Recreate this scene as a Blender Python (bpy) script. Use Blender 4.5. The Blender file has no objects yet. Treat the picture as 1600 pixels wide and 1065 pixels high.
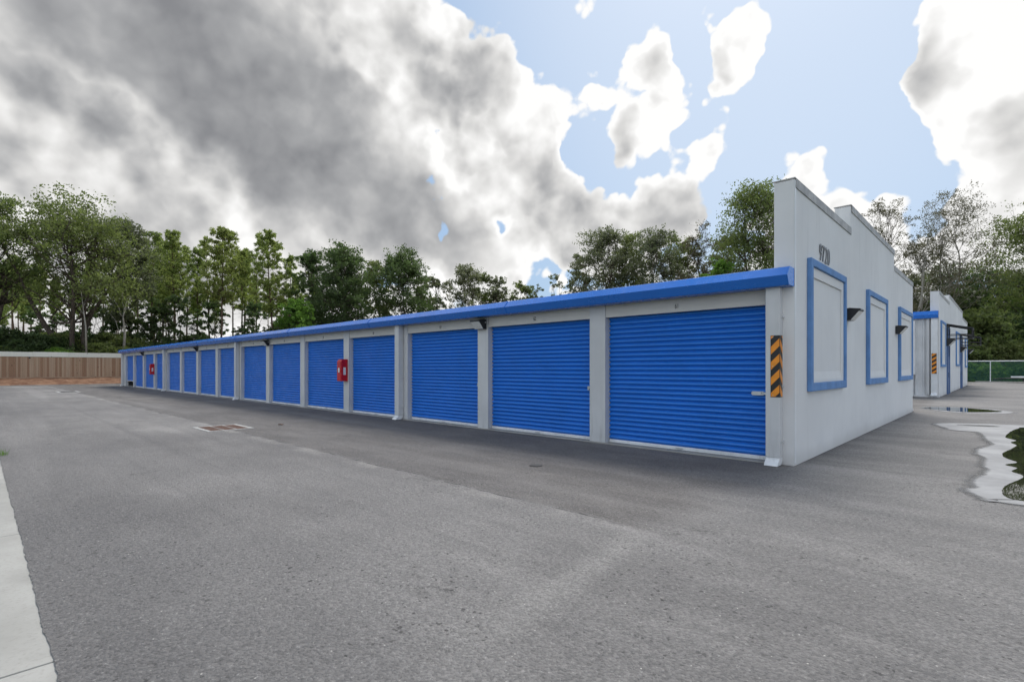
import bpy, math, random
import numpy as np
from mathutils import Vector, Matrix

# ------------------------------------------------------------------ frame of reference
# World: +X runs along the doors towards the near end of the long building, +Y away from the doors, camera over (0, 0).
EYE = 1.55
FPX = 805.0                       # focal length in pixels of the 1600 px wide photograph
HOR = 575.0
ANG = math.atan2(838, 805)
FWD = (-math.cos(ANG), math.sin(ANG))
RGT = (FWD[1], -FWD[0])

def ray(x, y):
    s = (x - 800) / FPX
    return Vector((FWD[0] + RGT[0] * s, FWD[1] + RGT[1] * s, (HOR - y) / FPX))

def spot(x, D):                   # ground point seen in column x at depth D metres
    v = ray(x, HOR)
    return (v.x * D, v.y * D)

# ------------------------------------------------------------------ camera
S = bpy.context.scene
cam_d = bpy.data.cameras.new("camera")
cam = bpy.data.objects.new("camera", cam_d)
S.collection.objects.link(cam)
cam.location = (0, 0, EYE)
cam.rotation_euler = (math.radians(90), 0, math.atan2(-FWD[0], FWD[1]))
cam_d.sensor_width = 36
cam_d.lens = FPX / 1600 * 36
cam_d.shift_y = (HOR - 532.5) / 1600
cam_d.clip_start = 0.05
cam_d.clip_end = 5000
S.camera = cam
S.view_settings.view_transform = 'Standard'
S.view_settings.look = 'None'
S.view_settings.gamma = 1
S.view_settings.exposure = 0.16
S.cycles.max_bounces = 5
S.cycles.diffuse_bounces = 3
S.cycles.glossy_bounces = 3
S.cycles.transparent_max_bounces = 8
S.cycles.caustics_reflective = False
S.cycles.caustics_refractive = False

# ------------------------------------------------------------------ node helper
class NT:
    def __init__(s, tree):
        s.t = tree; s.n = tree.nodes; s.l = tree.links
    def put(s, inp, v):
        if v is None: return
        if isinstance(v, bpy.types.NodeSocket): s.l.new(v, inp)
        else:
            try: inp.default_value = v
            except Exception:
                inp.default_value = (*v, 1.0)
    def math(s, op, a, b=None, c=None, clamp=False):
        n = s.n.new('ShaderNodeMath'); n.operation = op; n.use_clamp = clamp
        s.put(n.inputs[0], a); s.put(n.inputs[1], b); s.put(n.inputs[2], c)
        return n.outputs[0]
    def vmath(s, op, a, b=None):
        n = s.n.new('ShaderNodeVectorMath'); n.operation = op
        s.put(n.inputs[0], a); s.put(n.inputs[1], b)
        return n.outputs['Value'] if op in ('DOT_PRODUCT', 'LENGTH') else n.outputs[0]
    def scale(s, a, k):
        n = s.n.new('ShaderNodeVectorMath'); n.operation = 'SCALE'
        s.put(n.inputs[0], a); s.put(n.inputs['Scale'], k); return n.outputs[0]
    def noise(s, vec, scale, detail=4, rough=.5, dist=0., color=False):
        n = s.n.new('ShaderNodeTexNoise')
        s.put(n.inputs['Vector'], vec); s.put(n.inputs['Scale'], scale); s.put(n.inputs['Detail'], detail)
        s.put(n.inputs['Roughness'], rough); s.put(n.inputs['Distortion'], dist)
        return n.outputs['Color'] if color else n.outputs[0]
    def voro(s, vec, scale, feature='F1', detail=0., rough=.5, smooth=1., out='Distance', rand=1.):
        n = s.n.new('ShaderNodeTexVoronoi'); n.feature = feature
        s.put(n.inputs['Vector'], vec); s.put(n.inputs['Scale'], scale)
        for k, v in (('Detail', detail), ('Roughness', rough), ('Smoothness', smooth), ('Randomness', rand)):
            if k in n.inputs: s.put(n.inputs[k], v)
        return n.outputs[out]
    def ramp(s, v, a, b, c=0., d=1., kind='SMOOTHSTEP'):
        n = s.n.new('ShaderNodeMapRange'); n.interpolation_type = kind
        s.put(n.inputs['Value'], v)
        s.put(n.inputs['From Min'], a); s.put(n.inputs['From Max'], b)
        s.put(n.inputs['To Min'], c); s.put(n.inputs['To Max'], d)
        return n.outputs[0]
    def mix(s, f, a, b, mode='MIX'):
        n = s.n.new('ShaderNodeMix'); n.data_type = 'RGBA'; n.blend_type = mode; n.clamp_factor = True
        s.put(n.inputs[0], f); s.put(n.inputs[6], a if isinstance(a, bpy.types.NodeSocket) else (*a, 1.0)[:4])
        s.put(n.inputs[7], b if isinstance(b, bpy.types.NodeSocket) else (*b, 1.0)[:4])
        return n.outputs[2]
    def sep(s, v):
        n = s.n.new('ShaderNodeSeparateXYZ'); s.put(n.inputs[0], v); return n.outputs
    def comb(s, x, y, z):
        n = s.n.new('ShaderNodeCombineXYZ')
        for i, v in enumerate((x, y, z)): s.put(n.inputs[i], v)
        return n.outputs[0]
    def mapping(s, v, loc=(0, 0, 0), rot=(0, 0, 0), sc=(1, 1, 1)):
        n = s.n.new('ShaderNodeMapping'); s.put(n.inputs[0], v)
        n.inputs[1].default_value = loc; n.inputs[2].default_value = rot; n.inputs[3].default_value = sc
        return n.outputs[0]

# ------------------------------------------------------------------ sky
SUN_EL = math.radians(56)
SUN_DIR2 = Vector((-0.30, 1.0)).normalized()
SUN_DIR = Vector((SUN_DIR2.x * math.cos(SUN_EL), SUN_DIR2.y * math.cos(SUN_EL), math.sin(SUN_EL)))
world = bpy.data.worlds.new("World"); S.world = world; world.use_nodes = True
world.cycles.sampling_method = 'MANUAL'; world.cycles.sample_map_resolution = 256
wt = world.node_tree; wt.nodes.clear(); w = NT(wt)
out = wt.nodes.new('ShaderNodeOutputWorld'); bg = wt.nodes.new('ShaderNodeBackground')
wt.links.new(bg.outputs[0], out.inputs[0]); bg.inputs[1].default_value = 0.1
sky = wt.nodes.new('ShaderNodeTexSky'); sky.sky_type = 'NISHITA'; sky.sun_disc = False
sky.sun_elevation = SUN_EL; sky.sun_rotation = math.atan2(SUN_DIR2.x, SUN_DIR2.y)
sky.air_density = 1.0; sky.dust_density = 2.0; sky.ozone_density = 1.5
tc = wt.nodes.new('ShaderNodeTexCoord').outputs['Generated']
dirv = w.vmath('NORMALIZE', tc)
wob = w.noise(dirv, 3.5, 5, .55, 0, True)
wdir = w.vmath('ADD', dirv, w.scale(w.vmath('SUBTRACT', wob, (.5, .5, .5)), .26))
wdir = w.vmath('NORMALIZE', wdir)

def blobs(lst, vec):
    acc = None
    for (x, y, r, a) in lst:
        d = ray(x, y).normalized(); sg = r / 900.0
        v = w.vmath('DOT_PRODUCT', vec, tuple(d))
        v = w.math('MULTIPLY', w.math('SUBTRACT', v, 1.0), 2.0 / (sg * sg))
        v = w.math('EXPONENT', v)
        acc = w.math('MULTIPLY', v, a) if acc is None else w.math('MULTIPLY_ADD', v, a, acc)
    return acc

#SKYDATA
# openings of blue sky (negative) and the towering heads of cloud (positive), by where they stand in the sky
cover = blobs([(800, -10, 40, -.6), (860, 8, 42, -.75), (900, 165, 24, -.60), (930, 190, 26, -.60), (945, 60, 18, -.4), (1062, 90, 26, -.65), (1075, 190, 28, -.65), (1050, 20, 50, -.6), (965, 10, 55, -.7),
               (1290, 60, 85, -.85), (1290, 190, 70, -.85), (1400, 30, 80, -.80), (1400, 130, 50, -.6), (1370, 250, 65, -.90), (1210, 190, 26, -.5), (1290, 270, 40, -.4),
               (1490, 290, 38, -.80), (1430, 345, 26, -.3), (785, 325, 26, -1.0), (660, 195, 60, .5), (765, 218, 8, -.3), (1320, 130, 60, -.4),
               (1000, 90, 36, .75), (1020, 170, 24, .30), (1155, 85, 62, 1.0), (1120, 145, 26, .35), (1550, 150, 95, 1.0), (1470, 190, 50, .7), (1480, 110, 40, .4), (1375, 160, 46, 1.1), (1440, 180, 50, .7), (1480, 60, 30, .4), (1080, 270, 70, .35), (1218, 160, 10, .65), (1190, 212, 10, .55), (1250, 270, 40, .45),
               (1440, 300, 20, .6), (1490, 395, 60, .6), (150, 200, 330, 1.0), (1155, 60, 40, .4), (1550, 200, 70, .3), (1300, 360, 120, .3), (520, 180, 280, .9), (860, 300, 110, .6), (1060, 300, 80, .35), (860, 130, 70, .35), (1120, 330, 80, .25), (1590, 260, 60, .5), (700, 180, 50, .5), (620, 430, 160, .35), (930, 400, 90, .5), (300, 430, 160, .3), (1240, 330, 60, .3), (820, 240, 60, .3)], wdir)
cover = w.math('ADD', w.math('MULTIPLY', cover, 1.1), 1.02)
# the long grey bank that hangs across the left half, and a few darker hearts in the white clouds
bank = blobs([(10, -10, 60, .5), (90, 45, 70, .75), (180, 105, 75, .8), (270, 160, 80, .85), (360, 210, 85, .9), (450, 260, 85, .9), (540, 305, 85, .9), (630, 345, 75, .8), (720, 370, 65, .65), (800, 385, 50, .45),
              (540, 150, 52, .75), (400, 30, 85, .7), (300, 80, 70, .5), (450, 160, 70, .6), (150, 20, 60, .4), (225, 55, 26, -.5), (600, 110, 34, -.3), (30, 180, 60, -.4), (120, 250, 70, -.55), (40, 330, 80, -.3), (230, 300, 60, -.5), (340, 350, 60, -.6)], wdir)
dark = blobs([(1560, 150, 120, -.16), (40, 250, 90, -.12), (1140, 120, 120, -.08), (1050, 330, 80, .10), (960, 370, 60, .06), (250, 450, 120, .12), (90, 300, 90, .08), (700, 110, 90, .16), (150, 270, 30, .12), (250, 250, 40, .10)], wdir)

def density(vec):
    n1 = w.noise(vec, 2.6, 8, .57, .1)
    v1 = w.voro(w.vmath('ADD', vec, w.scale(w.noise(vec, 8, 4, .5, 0, True), .045)), 5.5, 'F1', 3.5, .55)
    puff = w.math('SUBTRACT', 1.0, w.math('MULTIPLY', v1, 1.3))
    return w.math('ADD', w.math('MULTIPLY', n1, .55), w.math('MULTIPLY', puff, .42))

D0 = density(dirv)
Ls = ray(1180, -60).normalized()
D1 = density(w.vmath('ADD', dirv, tuple(Ls * 0.05)))
cov = w.math('ADD', w.math('MULTIPLY', w.math('SUBTRACT', D0, .40), 4.0), cover)
alpha = w.ramp(cov, .0, .17)
thick = w.ramp(cov, .10, 1.5)
rel = w.math('MULTIPLY', w.math('SUBTRACT', D0, D1), 1.05)
# rounded cauliflower heads catching the light
pz = w.vmath('ADD', dirv, w.scale(w.noise(dirv, 6, 4, .5, 0, True), .07))
bil = w.math('SUBTRACT', w.voro(w.vmath('ADD', pz, tuple(Ls * .03)), 7.5, 'F1', 2.5, .5), w.voro(pz, 7.5, 'F1', 2.5, .5))
lowf = w.math('SUBTRACT', w.noise(dirv, 2.4, 5, .48, .3), .5)
lit = w.math('ADD', rel, w.math('SUBTRACT', .86, w.math('MULTIPLY', thick, .15)))
lit = w.math('ADD', lit, w.math('MULTIPLY', bil, .48))
lit = w.math('SUBTRACT', lit, dark)
# thin rims let the light through and glow
lit = w.math('ADD', lit, w.ramp(cov, .05, .75, .26, 0))
lit = w.math('SUBTRACT', lit, w.math('MULTIPLY', lowf, .22))
bn = w.noise(dirv, 4.2, 7, .55, .2)
bd = w.math('ADD', bank, w.math('MULTIPLY', w.math('SUBTRACT', bn, .5), .95))
ba = w.ramp(bd, .30, .62)
deep = w.ramp(bd, .35, 1.25)
litb = w.math('SUBTRACT', .70, w.math('MULTIPLY', deep, .31))
litb = w.math('ADD', litb, w.math('MULTIPLY', rel, .60))
litb = w.math('SUBTRACT', litb, w.math('MULTIPLY', lowf, .25))
lit = w.math('ADD', w.math('MULTIPLY', lit, w.math('SUBTRACT', 1.0, ba)), w.math('MULTIPLY', litb, ba), clamp=True)
ccol_ramp = wt.nodes.new('ShaderNodeValToRGB')
wt.links.new(lit, ccol_ramp.inputs[0])
cr = ccol_ramp.color_ramp
cr.elements[0].position = .0; cr.elements[0].color = (.17, .175, .19, 1)
cr.elements[1].position = 1.0; cr.elements[1].color = (.97, .965, .955, 1)
for p, c in ((.25, (.25, .255, .27)), (.45, (.38, .385, .395)), (.62, (.54, .54, .54)), (.76, (.70, .695, .685)), (.88, (.83, .825, .815))):
    e = cr.elements.new(p); e.color = (*c, 1)
# clouds behind the camera made brighter, as added fill for the building fronts
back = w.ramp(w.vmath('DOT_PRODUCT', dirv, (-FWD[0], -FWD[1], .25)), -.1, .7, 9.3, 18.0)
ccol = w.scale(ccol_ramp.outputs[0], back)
# thin bright veil over the blue
skyc = w.mix(.62, sky.outputs[0], (3.5, 5.3, 7.7))
glow = w.ramp(w.vmath('DOT_PRODUCT', dirv, tuple(ray(1230, 0).normalized())), .82, 1.0, 0, .35)
skyc = w.mix(glow, skyc, (8.4, 8.9, 9.4))
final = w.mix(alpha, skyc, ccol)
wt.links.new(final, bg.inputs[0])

sun_d = bpy.data.lights.new("sun", 'SUN'); sun = bpy.data.objects.new("sun", sun_d); S.collection.objects.link(sun)
sun_d.energy = 3.0; sun_d.angle = math.radians(22); sun_d.color = (1.0, .96, .90)
sun.rotation_euler = (-SUN_DIR).to_track_quat('-Z', 'Y').to_euler()
sun.location = (0, 0, 60)
# ------------------------------------------------------------------ materials
def material(name, rough=.6, metallic=0., spec=None):
    m = bpy.data.materials.new(name); m.use_nodes = True
    t = NT(m.node_tree); b = m.node_tree.nodes['Principled BSDF']
    b.inputs['Roughness'].default_value = rough; b.inputs['Metallic'].default_value = metallic
    if spec is not None: b.inputs['Specular IOR Level'].default_value = spec
    tc_ = m.node_tree.nodes.new('ShaderNodeTexCoord')
    return m, t, b, tc_.outputs['Object']

def bump(t, b, h, strength=.3, dist=.01):
    n = t.n.new('ShaderNodeBump'); n.inputs['Strength'].default_value = strength; n.inputs['Distance'].default_value = dist
    t.put(n.inputs['Height'], h); t.l.new(n.outputs[0], b.inputs['Normal'])

def painted(name, col, rough=.45, vary=.10, metallic=0., dirt=.0, scale=1.2, spec=None, bmp=0.):
    m, t, b, co = material(name, rough, metallic, spec)
    n = t.noise(co, scale, 6, .6); f = t.ramp(n, .3, .7)
    c2 = tuple(c * (1 - vary) for c in col); c1 = tuple(min(1, c * (1 + vary)) for c in col)
    c = t.mix(f, c2, c1)
    if dirt:
        st = t.noise(t.mapping(co, sc=(7, 7, .7)), 1.0, 6, .65)
        z = t.sep(co)[2]
        low = t.ramp(z, 0.0, .7, 1.0, .25)
        c = t.mix(t.math('MULTIPLY', t.math('MULTIPLY', t.ramp(st, .5, .75), low), dirt), c, (.16, .14, .12))
    t.put(b.inputs['Base Color'], c)
    t.put(b.inputs['Roughness'], t.ramp(t.noise(co, 4, 5, .6), .3, .7, rough - .06, rough + .08))
    if bmp: bump(t, b, t.noise(co, 160, 3, .6), bmp, .004)
    return m

M = {}
M['blue_door'] = painted('blue_door_paint', (.010, .165, .62), .38, .05, dirt=.0, spec=.55)
M['blue_trim'] = painted('blue_trim_paint', (.008, .155, .60), .22, .05, spec=.8)
M['blue_stucco'] = painted('blue_stucco_paint', (.12, .25, .50), .75, .12, bmp=.5, scale=3)
M['column'] = painted('warm_grey_metal_paint', (.56, .565, .57), .45, .06, dirt=.4)
M['header'] = painted('beige_metal_paint', (.58, .565, .53), .5, .05)
M['pale_metal'] = painted('pale_metal', (.72, .73, .74), .35, .1, dirt=.3)
M['galv'] = painted('galvanised_metal', (.55, .56, .57), .35, .15, metallic=.7)
M['coping'] = painted('weathered_coping_metal', (.38, .37, .36), .55, .3, scale=4)
M['black'] = painted('black_metal', (.012, .012, .013), .4, .2)
M['red'] = painted('red_paint', (.50, .008, .012), .3, .15, scale=6)
M['orange'] = painted('orange_reflective', (.80, .27, .015), .4, .1, scale=8)
M['ink'] = painted('dark_lettering', (.05, .05, .055), .5, .1)
M['sticker'] = painted('pale_sticker', (.72, .68, .66), .5, .1, scale=30)
M['number_metal'] = painted('dull_number_metal', (.19, .19, .195), .4, .2)
M['grey_cast'] = painted('worn_grey_concrete', (.36, .355, .34), .85, .25, scale=8)
M['concrete'] = None

# stucco wall
m, t, b, co = material('grey_stucco', .85, 0, .25); M['stucco'] = m
n = t.noise(co, .5, 6, .6); st = t.noise(t.mapping(co, sc=(5, 5, .35)), 1.0, 6, .6)
c = t.mix(t.ramp(n, .3, .7), (.675, .672, .67), (.745, .742, .738))
z = t.sep(co)[2]
c = t.mix(t.math('MULTIPLY', t.ramp(st, .52, .8), t.ramp(z, 2.6, 4.8, .08, .26)), c, (.27, .265, .26))
c = t.mix(t.math('MULTIPLY', t.ramp(t.math('ADD', z, t.math('MULTIPLY', n, .25)), .12, .40, .45, 0), .6), c, (.30, .28, .25))
t.put(b.inputs['Base Color'], c)
h = t.math('ADD', t.noise(co, 90, 4, .7), t.math('MULTIPLY', t.noise(co, 3, 3, .5), .6))
bump(t, b, h, .55, .006)

# lens glass of the lamps
m, t, b, co = material('lamp_lens', .15, 0, .6); M['lens'] = m
t.put(b.inputs['Base Color'], t.mix(t.ramp(t.voro(co, 40), .1, .5), (.50, .50, .48), (.75, .75, .72)))

# asphalt
m, t, b, co = material('asphalt', .88, 0, .35); M['asphalt'] = m
x, y, z = t.sep(co)[:3]
wx = t.math('SUBTRACT', t.noise(co, .6, 5, .6), .5)
wy = t.math('ADD', y, t.math('MULTIPLY', wx, .35))
big = t.noise(co, .22, 6, .62); mid = t.noise(t.mapping(co, sc=(.5, 1.2, 1)), 1.1, 7, .65)
streak = t.noise(t.mapping(co, sc=(.10, 1.4, 1)), 1.0, 6, .6)
base = t.mix(t.ramp(big, .32, .68), (.172, .168, .167), (.280, .275, .272))
base = t.mix(t.ramp(mid, .42, .72, 0, .55), base, (.345, .338, .332))
base = t.mix(t.ramp(streak, .50, .75, 0, .35), base, (.17, .17, .176))
# newer, darker lane laid along the doors, with its seam
lane = t.math('MULTIPLY', t.ramp(wy, 4.42, 4.52), t.ramp(t.math('ADD', x, wx), -2.9, -2.0, 1, 0))
lane = t.math('MULTIPLY', lane, t.ramp(t.noise(co, .45, 5, .6), .2, .7, .75, 1.0))
lanec = t.mix(t.ramp(mid, .35, .7), (.105, .097, .092), (.180, .170, .163))
base = t.mix(t.math('MULTIPLY', lane, .80), base, lanec)
seam = t.math('MULTIPLY', t.ramp(wy, 4.10, 4.36), t.ramp(wy, 4.40, 4.50, 1, 0))
seam = t.math('MULTIPLY', seam, t.math('MULTIPLY', t.ramp(t.noise(co, .9, 5, .6), .45, .65), t.ramp(x, -3.0, -2.0, 1, 0)))
base = t.mix(t.math('MULTIPLY', seam, .75), base, (.40, .392, .375))
# pale dusty seam across the yard where two pours meet
xc = t.math('ADD', t.math('ADD', x, t.math('MULTIPLY', wx, .5)), t.math('MULTIPLY', y, .10))
cs = t.math('MULTIPLY', t.ramp(xc, -2.25, -2.02), t.ramp(xc, -2.0, -1.78, 1, 0))
cs = t.math('MULTIPLY', cs, t.math('MULTIPLY', t.ramp(y, 4.6, 3.9), t.ramp(y, 1.2, 2.6)))
base = t.mix(t.math('MULTIPLY', cs, .45), base, (.36, .355, .345))
# oil and tyre stains
sp = t.noise(co, 1.9, 5, .7)
base = t.mix(t.ramp(sp, .60, .78, 0, .45), base, (.09, .088, .088))
tyre = t.noise(t.mapping(co, sc=(.03, 2.6, 1)), 1.0, 4, .6)
base = t.mix(t.ramp(tyre, .52, .70, 0, .30), base, (.12, .118, .122))
left = t.ramp(t.math('ADD', y, t.math('MULTIPLY', wx, 2.2)), 2.6, .5)
base = t.mix(t.math('MULTIPLY', left, .45), base, (.105, .105, .110))
band = t.noise(t.mapping(co, rot=(0, 0, .08), sc=(.05, .75, 1)), 1.0, 5, .55)
base = t.mix(t.ramp(band, .50, .68, 0, .35), base, (.37, .362, .355))
patch = t.noise(co, .09, 4, .5)
base = t.mix(t.ramp(patch, .42, .62, 0, .28), base, (.11, .11, .118))
fleck = t.noise(t.mapping(co, rot=(0, 0, .5), sc=(.8, 1.8, 1)), 7.0, 5, .75)
base = t.mix(t.ramp(fleck, .60, .78, 0, .5), base, (.085, .083, .083))
base = t.mix(t.ramp(fleck, .40, .24, 0, .35), base, (.38, .375, .37))
# stones of the aggregate
v1 = t.voro(co, 62, 'F1', out='Color'); v1g = t.sep(v1)[0]
vd = t.voro(co, 62, 'F1')
ag = t.noise(co, 30, 6, .8)
base = t.mix(t.ramp(v1g, 0, 1, .42, 0, 'LINEAR'), base, (.03, .03, .033))
base = t.mix(t.ramp(ag, .54, .76, 0, .8), base, (.52, .515, .505))
base = t.mix(t.ramp(ag, .47, .28, 0, .8), base, (.03, .03, .03))
speck = t.math('MULTIPLY', t.ramp(t.sep(t.voro(co, 26, 'F1', out='Color'))[2], .86, .90), t.ramp(t.voro(t.vmath('ADD', co, t.scale(t.noise(co, 40, 3, .6, 0, True), .03)), 26, 'F1'), .25, .45, 1, 0))
speck = t.math('MULTIPLY', speck, t.ramp(t.noise(co, .8, 4, .6), .38, .62, .15, 1))
base = t.mix(t.math('MULTIPLY', speck, .8), base, (.035, .034, .034))
rough_p = t.math('MULTIPLY', t.ramp(t.noise(co, .75, 5, .7), .60, .70), t.ramp(t.noise(co, 13, 5, .8), .44, .58))
base = t.mix(t.math('MULTIPLY', rough_p, .7), base, (.055, .053, .052))
sline = t.math('MULTIPLY', t.math('MULTIPLY', t.ramp(wy, 4.425, 4.445), t.ramp(wy, 4.455, 4.475, 1, 0)), t.ramp(x, -3.4, -2.4, 1, 0))
base = t.mix(t.math('MULTIPLY', sline, t.ramp(t.noise(co, 3, 4, .6), .4, .6)), base, (.05, .05, .05))
sparkle = t.ramp(t.sep(t.voro(co, 34, 'F1', out='Color'))[1], .975, .985)
sparkle = t.math('MULTIPLY', sparkle, t.ramp(t.voro(co, 34, 'F1'), .12, .22, 1, 0))
base = t.mix(t.math('MULTIPLY', sparkle, .8), base, (.62, .61, .58))
t.put(b.inputs['Base Color'], t.mix(1.0, base, (1.0, .972, .945), 'MULTIPLY'))
t.put(b.inputs['Roughness'], t.ramp(big, .3, .7, .80, .92))
h = t.math('ADD', t.math('MULTIPLY', t.math('SUBTRACT', 1, vd), .7), t.math('MULTIPLY', ag, 1.3))
bump(t, b, h, .8, .016)

# concrete
m, t, b, co = material('concrete', .85, 0, .3); M['concrete'] = m
n = t.noise(co, 1.3, 7, .6); n2 = t.noise(co, 40, 4, .6)
c = t.mix(t.ramp(n, .3, .7), (.27, .264, .245), (.36, .352, .33))
c = t.mix(t.ramp(n2, .5, .75, 0, .5), c, (.24, .23, .21))
c = t.mix(t.ramp(t.noise(co, 9, 6, .7), .66, .74, 0, .5), c, (.25, .24, .22))
t.put(b.inputs['Base Color'], c); bump(t, b, n2, .25, .004)

# silt left by drying puddles
m, t, b, co = material('pale_silt', .62, 0, .5); M['silt'] = m
n = t.noise(co, 1.2, 6, .6)
t.put(b.inputs['Base Color'], t.mix(t.ramp(n, .3, .7), (.17, .17, .175), (.29, .29, .295)))
bump(t, b, t.noise(co, 50, 3, .5), .08, .003)
m, t, b, co = material('damp_asphalt', .35, 0, .5); M['damp'] = m
t.put(b.inputs['Base Color'], t.mix(t.ramp(t.noise(co, 30, 4, .6), .3, .7), (.07, .07, .073), (.12, .12, .122)))
m, t, b, co = material('still_water', .02, 0, .5); M['water'] = m
t.put(b.inputs['Base Color'], (.030, .032, .022)); b.inputs['IOR'].default_value = 1.33; b.inputs['Metallic'].default_value = .35
t.put(b.inputs['Specular Tint'], (1, 1, 1))
bump(t, b, t.noise(co, 2.5, 2, .5), .02, .01)

def soft_edge(key, sharp=.12, amp=.55, scale=2.2):
    """lets a wet patch thin out towards its rim, along an irregular line"""
    m = M[key]; t = NT(m.node_tree); b = m.node_tree.nodes['Principled BSDF']
    at_ = m.node_tree.nodes.new('ShaderNodeAttribute'); at_.attribute_name = 'film'
    co = m.node_tree.nodes.new('ShaderNodeTexCoord').outputs['Object']
    n = t.math('SUBTRACT', t.noise(co, scale, 6, .65), .5)
    t.put(b.inputs['Alpha'], t.ramp(t.math('MULTIPLY_ADD', n, amp, at_.outputs['Fac']), .5 - sharp, .5 + sharp))
soft_edge('silt', .30, 1.0, 3.0); soft_edge('damp', .45, 1.0, 3.0); soft_edge('water', .06, .7, 2.0)

# grass and earth
m, t, b, co = material('rough_grass', .9, 0, .2); M['grass'] = m
n = t.noise(co, .5, 7, .65); n2 = t.noise(co, 14, 5, .7)
c = t.mix(t.ramp(n, .3, .7), (.045, .075, .02), (.11, .13, .045)); c = t.mix(t.ramp(n2, .5, .8, 0, .5), c, (.16, .14, .08))
t.put(b.inputs['Base Color'], c); bump(t, b, n2, .8, .05)
m, t, b, co = material('bare_earth', .95, 0, .1); M['earth'] = m
n = t.noise(t.mapping(co, sc=(1, 1.0, 3)), 1.5, 7, .7)
c = t.mix(t.ramp(n, .3, .7), (.12, .06, .038), (.26, .155, .10)); c = t.mix(t.ramp(t.noise(co, 5, 5, .6), .58, .72, 0, .6), c, (.33, .26, .18))
t.put(b.inputs['Base Color'], c); bump(t, b, n, .8, .08)

# fence boards: every board its own tone, knots and grain
def wood(name, tones):
    m, t, b, co = material(name, .85, 0, .2)
    g = t.n.new('ShaderNodeNewGeometry').outputs['Random Per Island']
    off = t.vmath('ADD', co, t.comb(t.math('MULTIPLY', g, 31.0), t.math('MULTIPLY', g, 17.0), 0))
    grain = t.noise(t.mapping(off, sc=(6, 6, .6)), 2.5, 7, .65)
    c = t.mix(g, tones[0], tones[1]); c = t.mix(t.ramp(t.math('FRACT', t.math('MULTIPLY', g, 7.3)), .7, .75), c, tones[2])
    c = t.mix(t.ramp(grain, .5, .8, 0, .6), c, tones[3])
    kn = t.voro(t.mapping(off, sc=(3, 3, 1.1)), 1.2)
    c = t.mix(t.ramp(kn, .06, .12, .85, 0), c, (.07, .03, .018))
    t.put(b.inputs['Base Color'], c); bump(t, b, grain, .4, .01)
    return m
M['boards'] = wood('cedar_boards', ((.36, .235, .155), (.44, .32, .225), (.30, .18, .115), (.20, .115, .07)))
M['pale_board'] = wood('pale_top_boards', ((.66, .63, .55), (.72, .69, .61), (.60, .57, .49), (.55, .52, .45)))

# rusty grate
m, t, b, co = material('rusty_iron', .8, .3); M['rust'] = m
n = t.noise(co, 12, 6, .7)
t.put(b.inputs['Base Color'], t.mix(t.ramp(n, .3, .7), (.085, .045, .032), (.17, .095, .07)))

# bark and leaves
def bark(name, a_, b_):
    m, t, b, co = material(name, .95, 0, .1)
    n = t.noise(t.mapping(co, sc=(5, 5, 1.2)), 2.0, 6, .7)
    t.put(b.inputs['Base Color'], t.mix(t.ramp(n, .3, .7), a_, b_)); bump(t, b, n, .8, .05)
    return m
M['bark'] = bark('grey_brown_bark', (.045, .035, .028), (.13, .105, .085))
M['bark_pine'] = bark('reddish_pine_bark', (.07, .045, .032), (.20, .135, .10))
M['bark_pale'] = bark('bleached_dead_wood', (.22, .20, .17), (.42, .39, .34))

def leafmat(name, c_dark, c_mid, c_light, trans=.42, hue=0.):
    m = bpy.data.materials.new(name); m.use_nodes = True; t = NT(m.node_tree); N = m.node_tree.nodes
    b = N['Principled BSDF']; o = N['Material Output']
    b.inputs['Roughness'].default_value = .55; b.inputs['Specular IOR Level'].default_value = .25
    geo = N.new('ShaderNodeNewGeometry'); co = N.new('ShaderNodeTexCoord').outputs['Object']
    r = geo.outputs['Random Per Island']
    n = t.noise(co, .35, 4, .6)
    c = t.mix(t.ramp(n, .35, .65), c_dark, c_mid); c = t.mix(t.math('MULTIPLY', r, t.ramp(n, .4, .7, .25, .9)), c, c_light)
    oi = N.new('ShaderNodeObjectInfo').outputs['Random']
    c = t.mix(t.math('MULTIPLY', oi, .25), c, (c_light[0] * 1.2, c_light[1] * .9, c_light[2]))
    t.put(b.inputs['Base Color'], c)
    tr = N.new('ShaderNodeBsdfTranslucent'); t.put(tr.inputs[0], t.mix(.5, c, (c_light[0] * 1.3, c_light[1] * 1.5, c_light[2])))
    mx = N.new('ShaderNodeMixShader'); mx.inputs[0].default_value = trans
    m.node_tree.links.new(b.outputs[0], mx.inputs[1]); m.node_tree.links.new(tr.outputs[0], mx.inputs[2])
    m.node_tree.links.new(mx.outputs[0], o.inputs[0])
    return m
M['leaf_oak'] = leafmat('oak_leaves', (0.059, 0.086, 0.031), (0.111, 0.156, 0.051), (0.225, 0.265, 0.088))
M['leaf_dark'] = leafmat('dark_evergreen_leaves', (0.028, 0.049, 0.021), (0.062, 0.102, 0.036), (0.122, 0.178, 0.062))
M['leaf_pine'] = leafmat('pine_needles', (0.104, 0.150, 0.042), (0.194, 0.257, 0.067), (0.343, 0.395, 0.117))
M['leaf_fresh'] = leafmat('fresh_green_leaves', (0.049, 0.112, 0.017), (0.091, 0.188, 0.025), (0.167, 0.279, 0.049), .45)
M['leaf_dry'] = leafmat('sparse_reddish_leaves', (0.06, 0.068, 0.042), (0.095, 0.105, 0.062), (0.17, 0.15, 0.1))
M['leaf_grey'] = leafmat('grey_green_leaves', (0.066, 0.080, 0.049), (0.118, 0.138, 0.077), (0.199, 0.218, 0.122))
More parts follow.
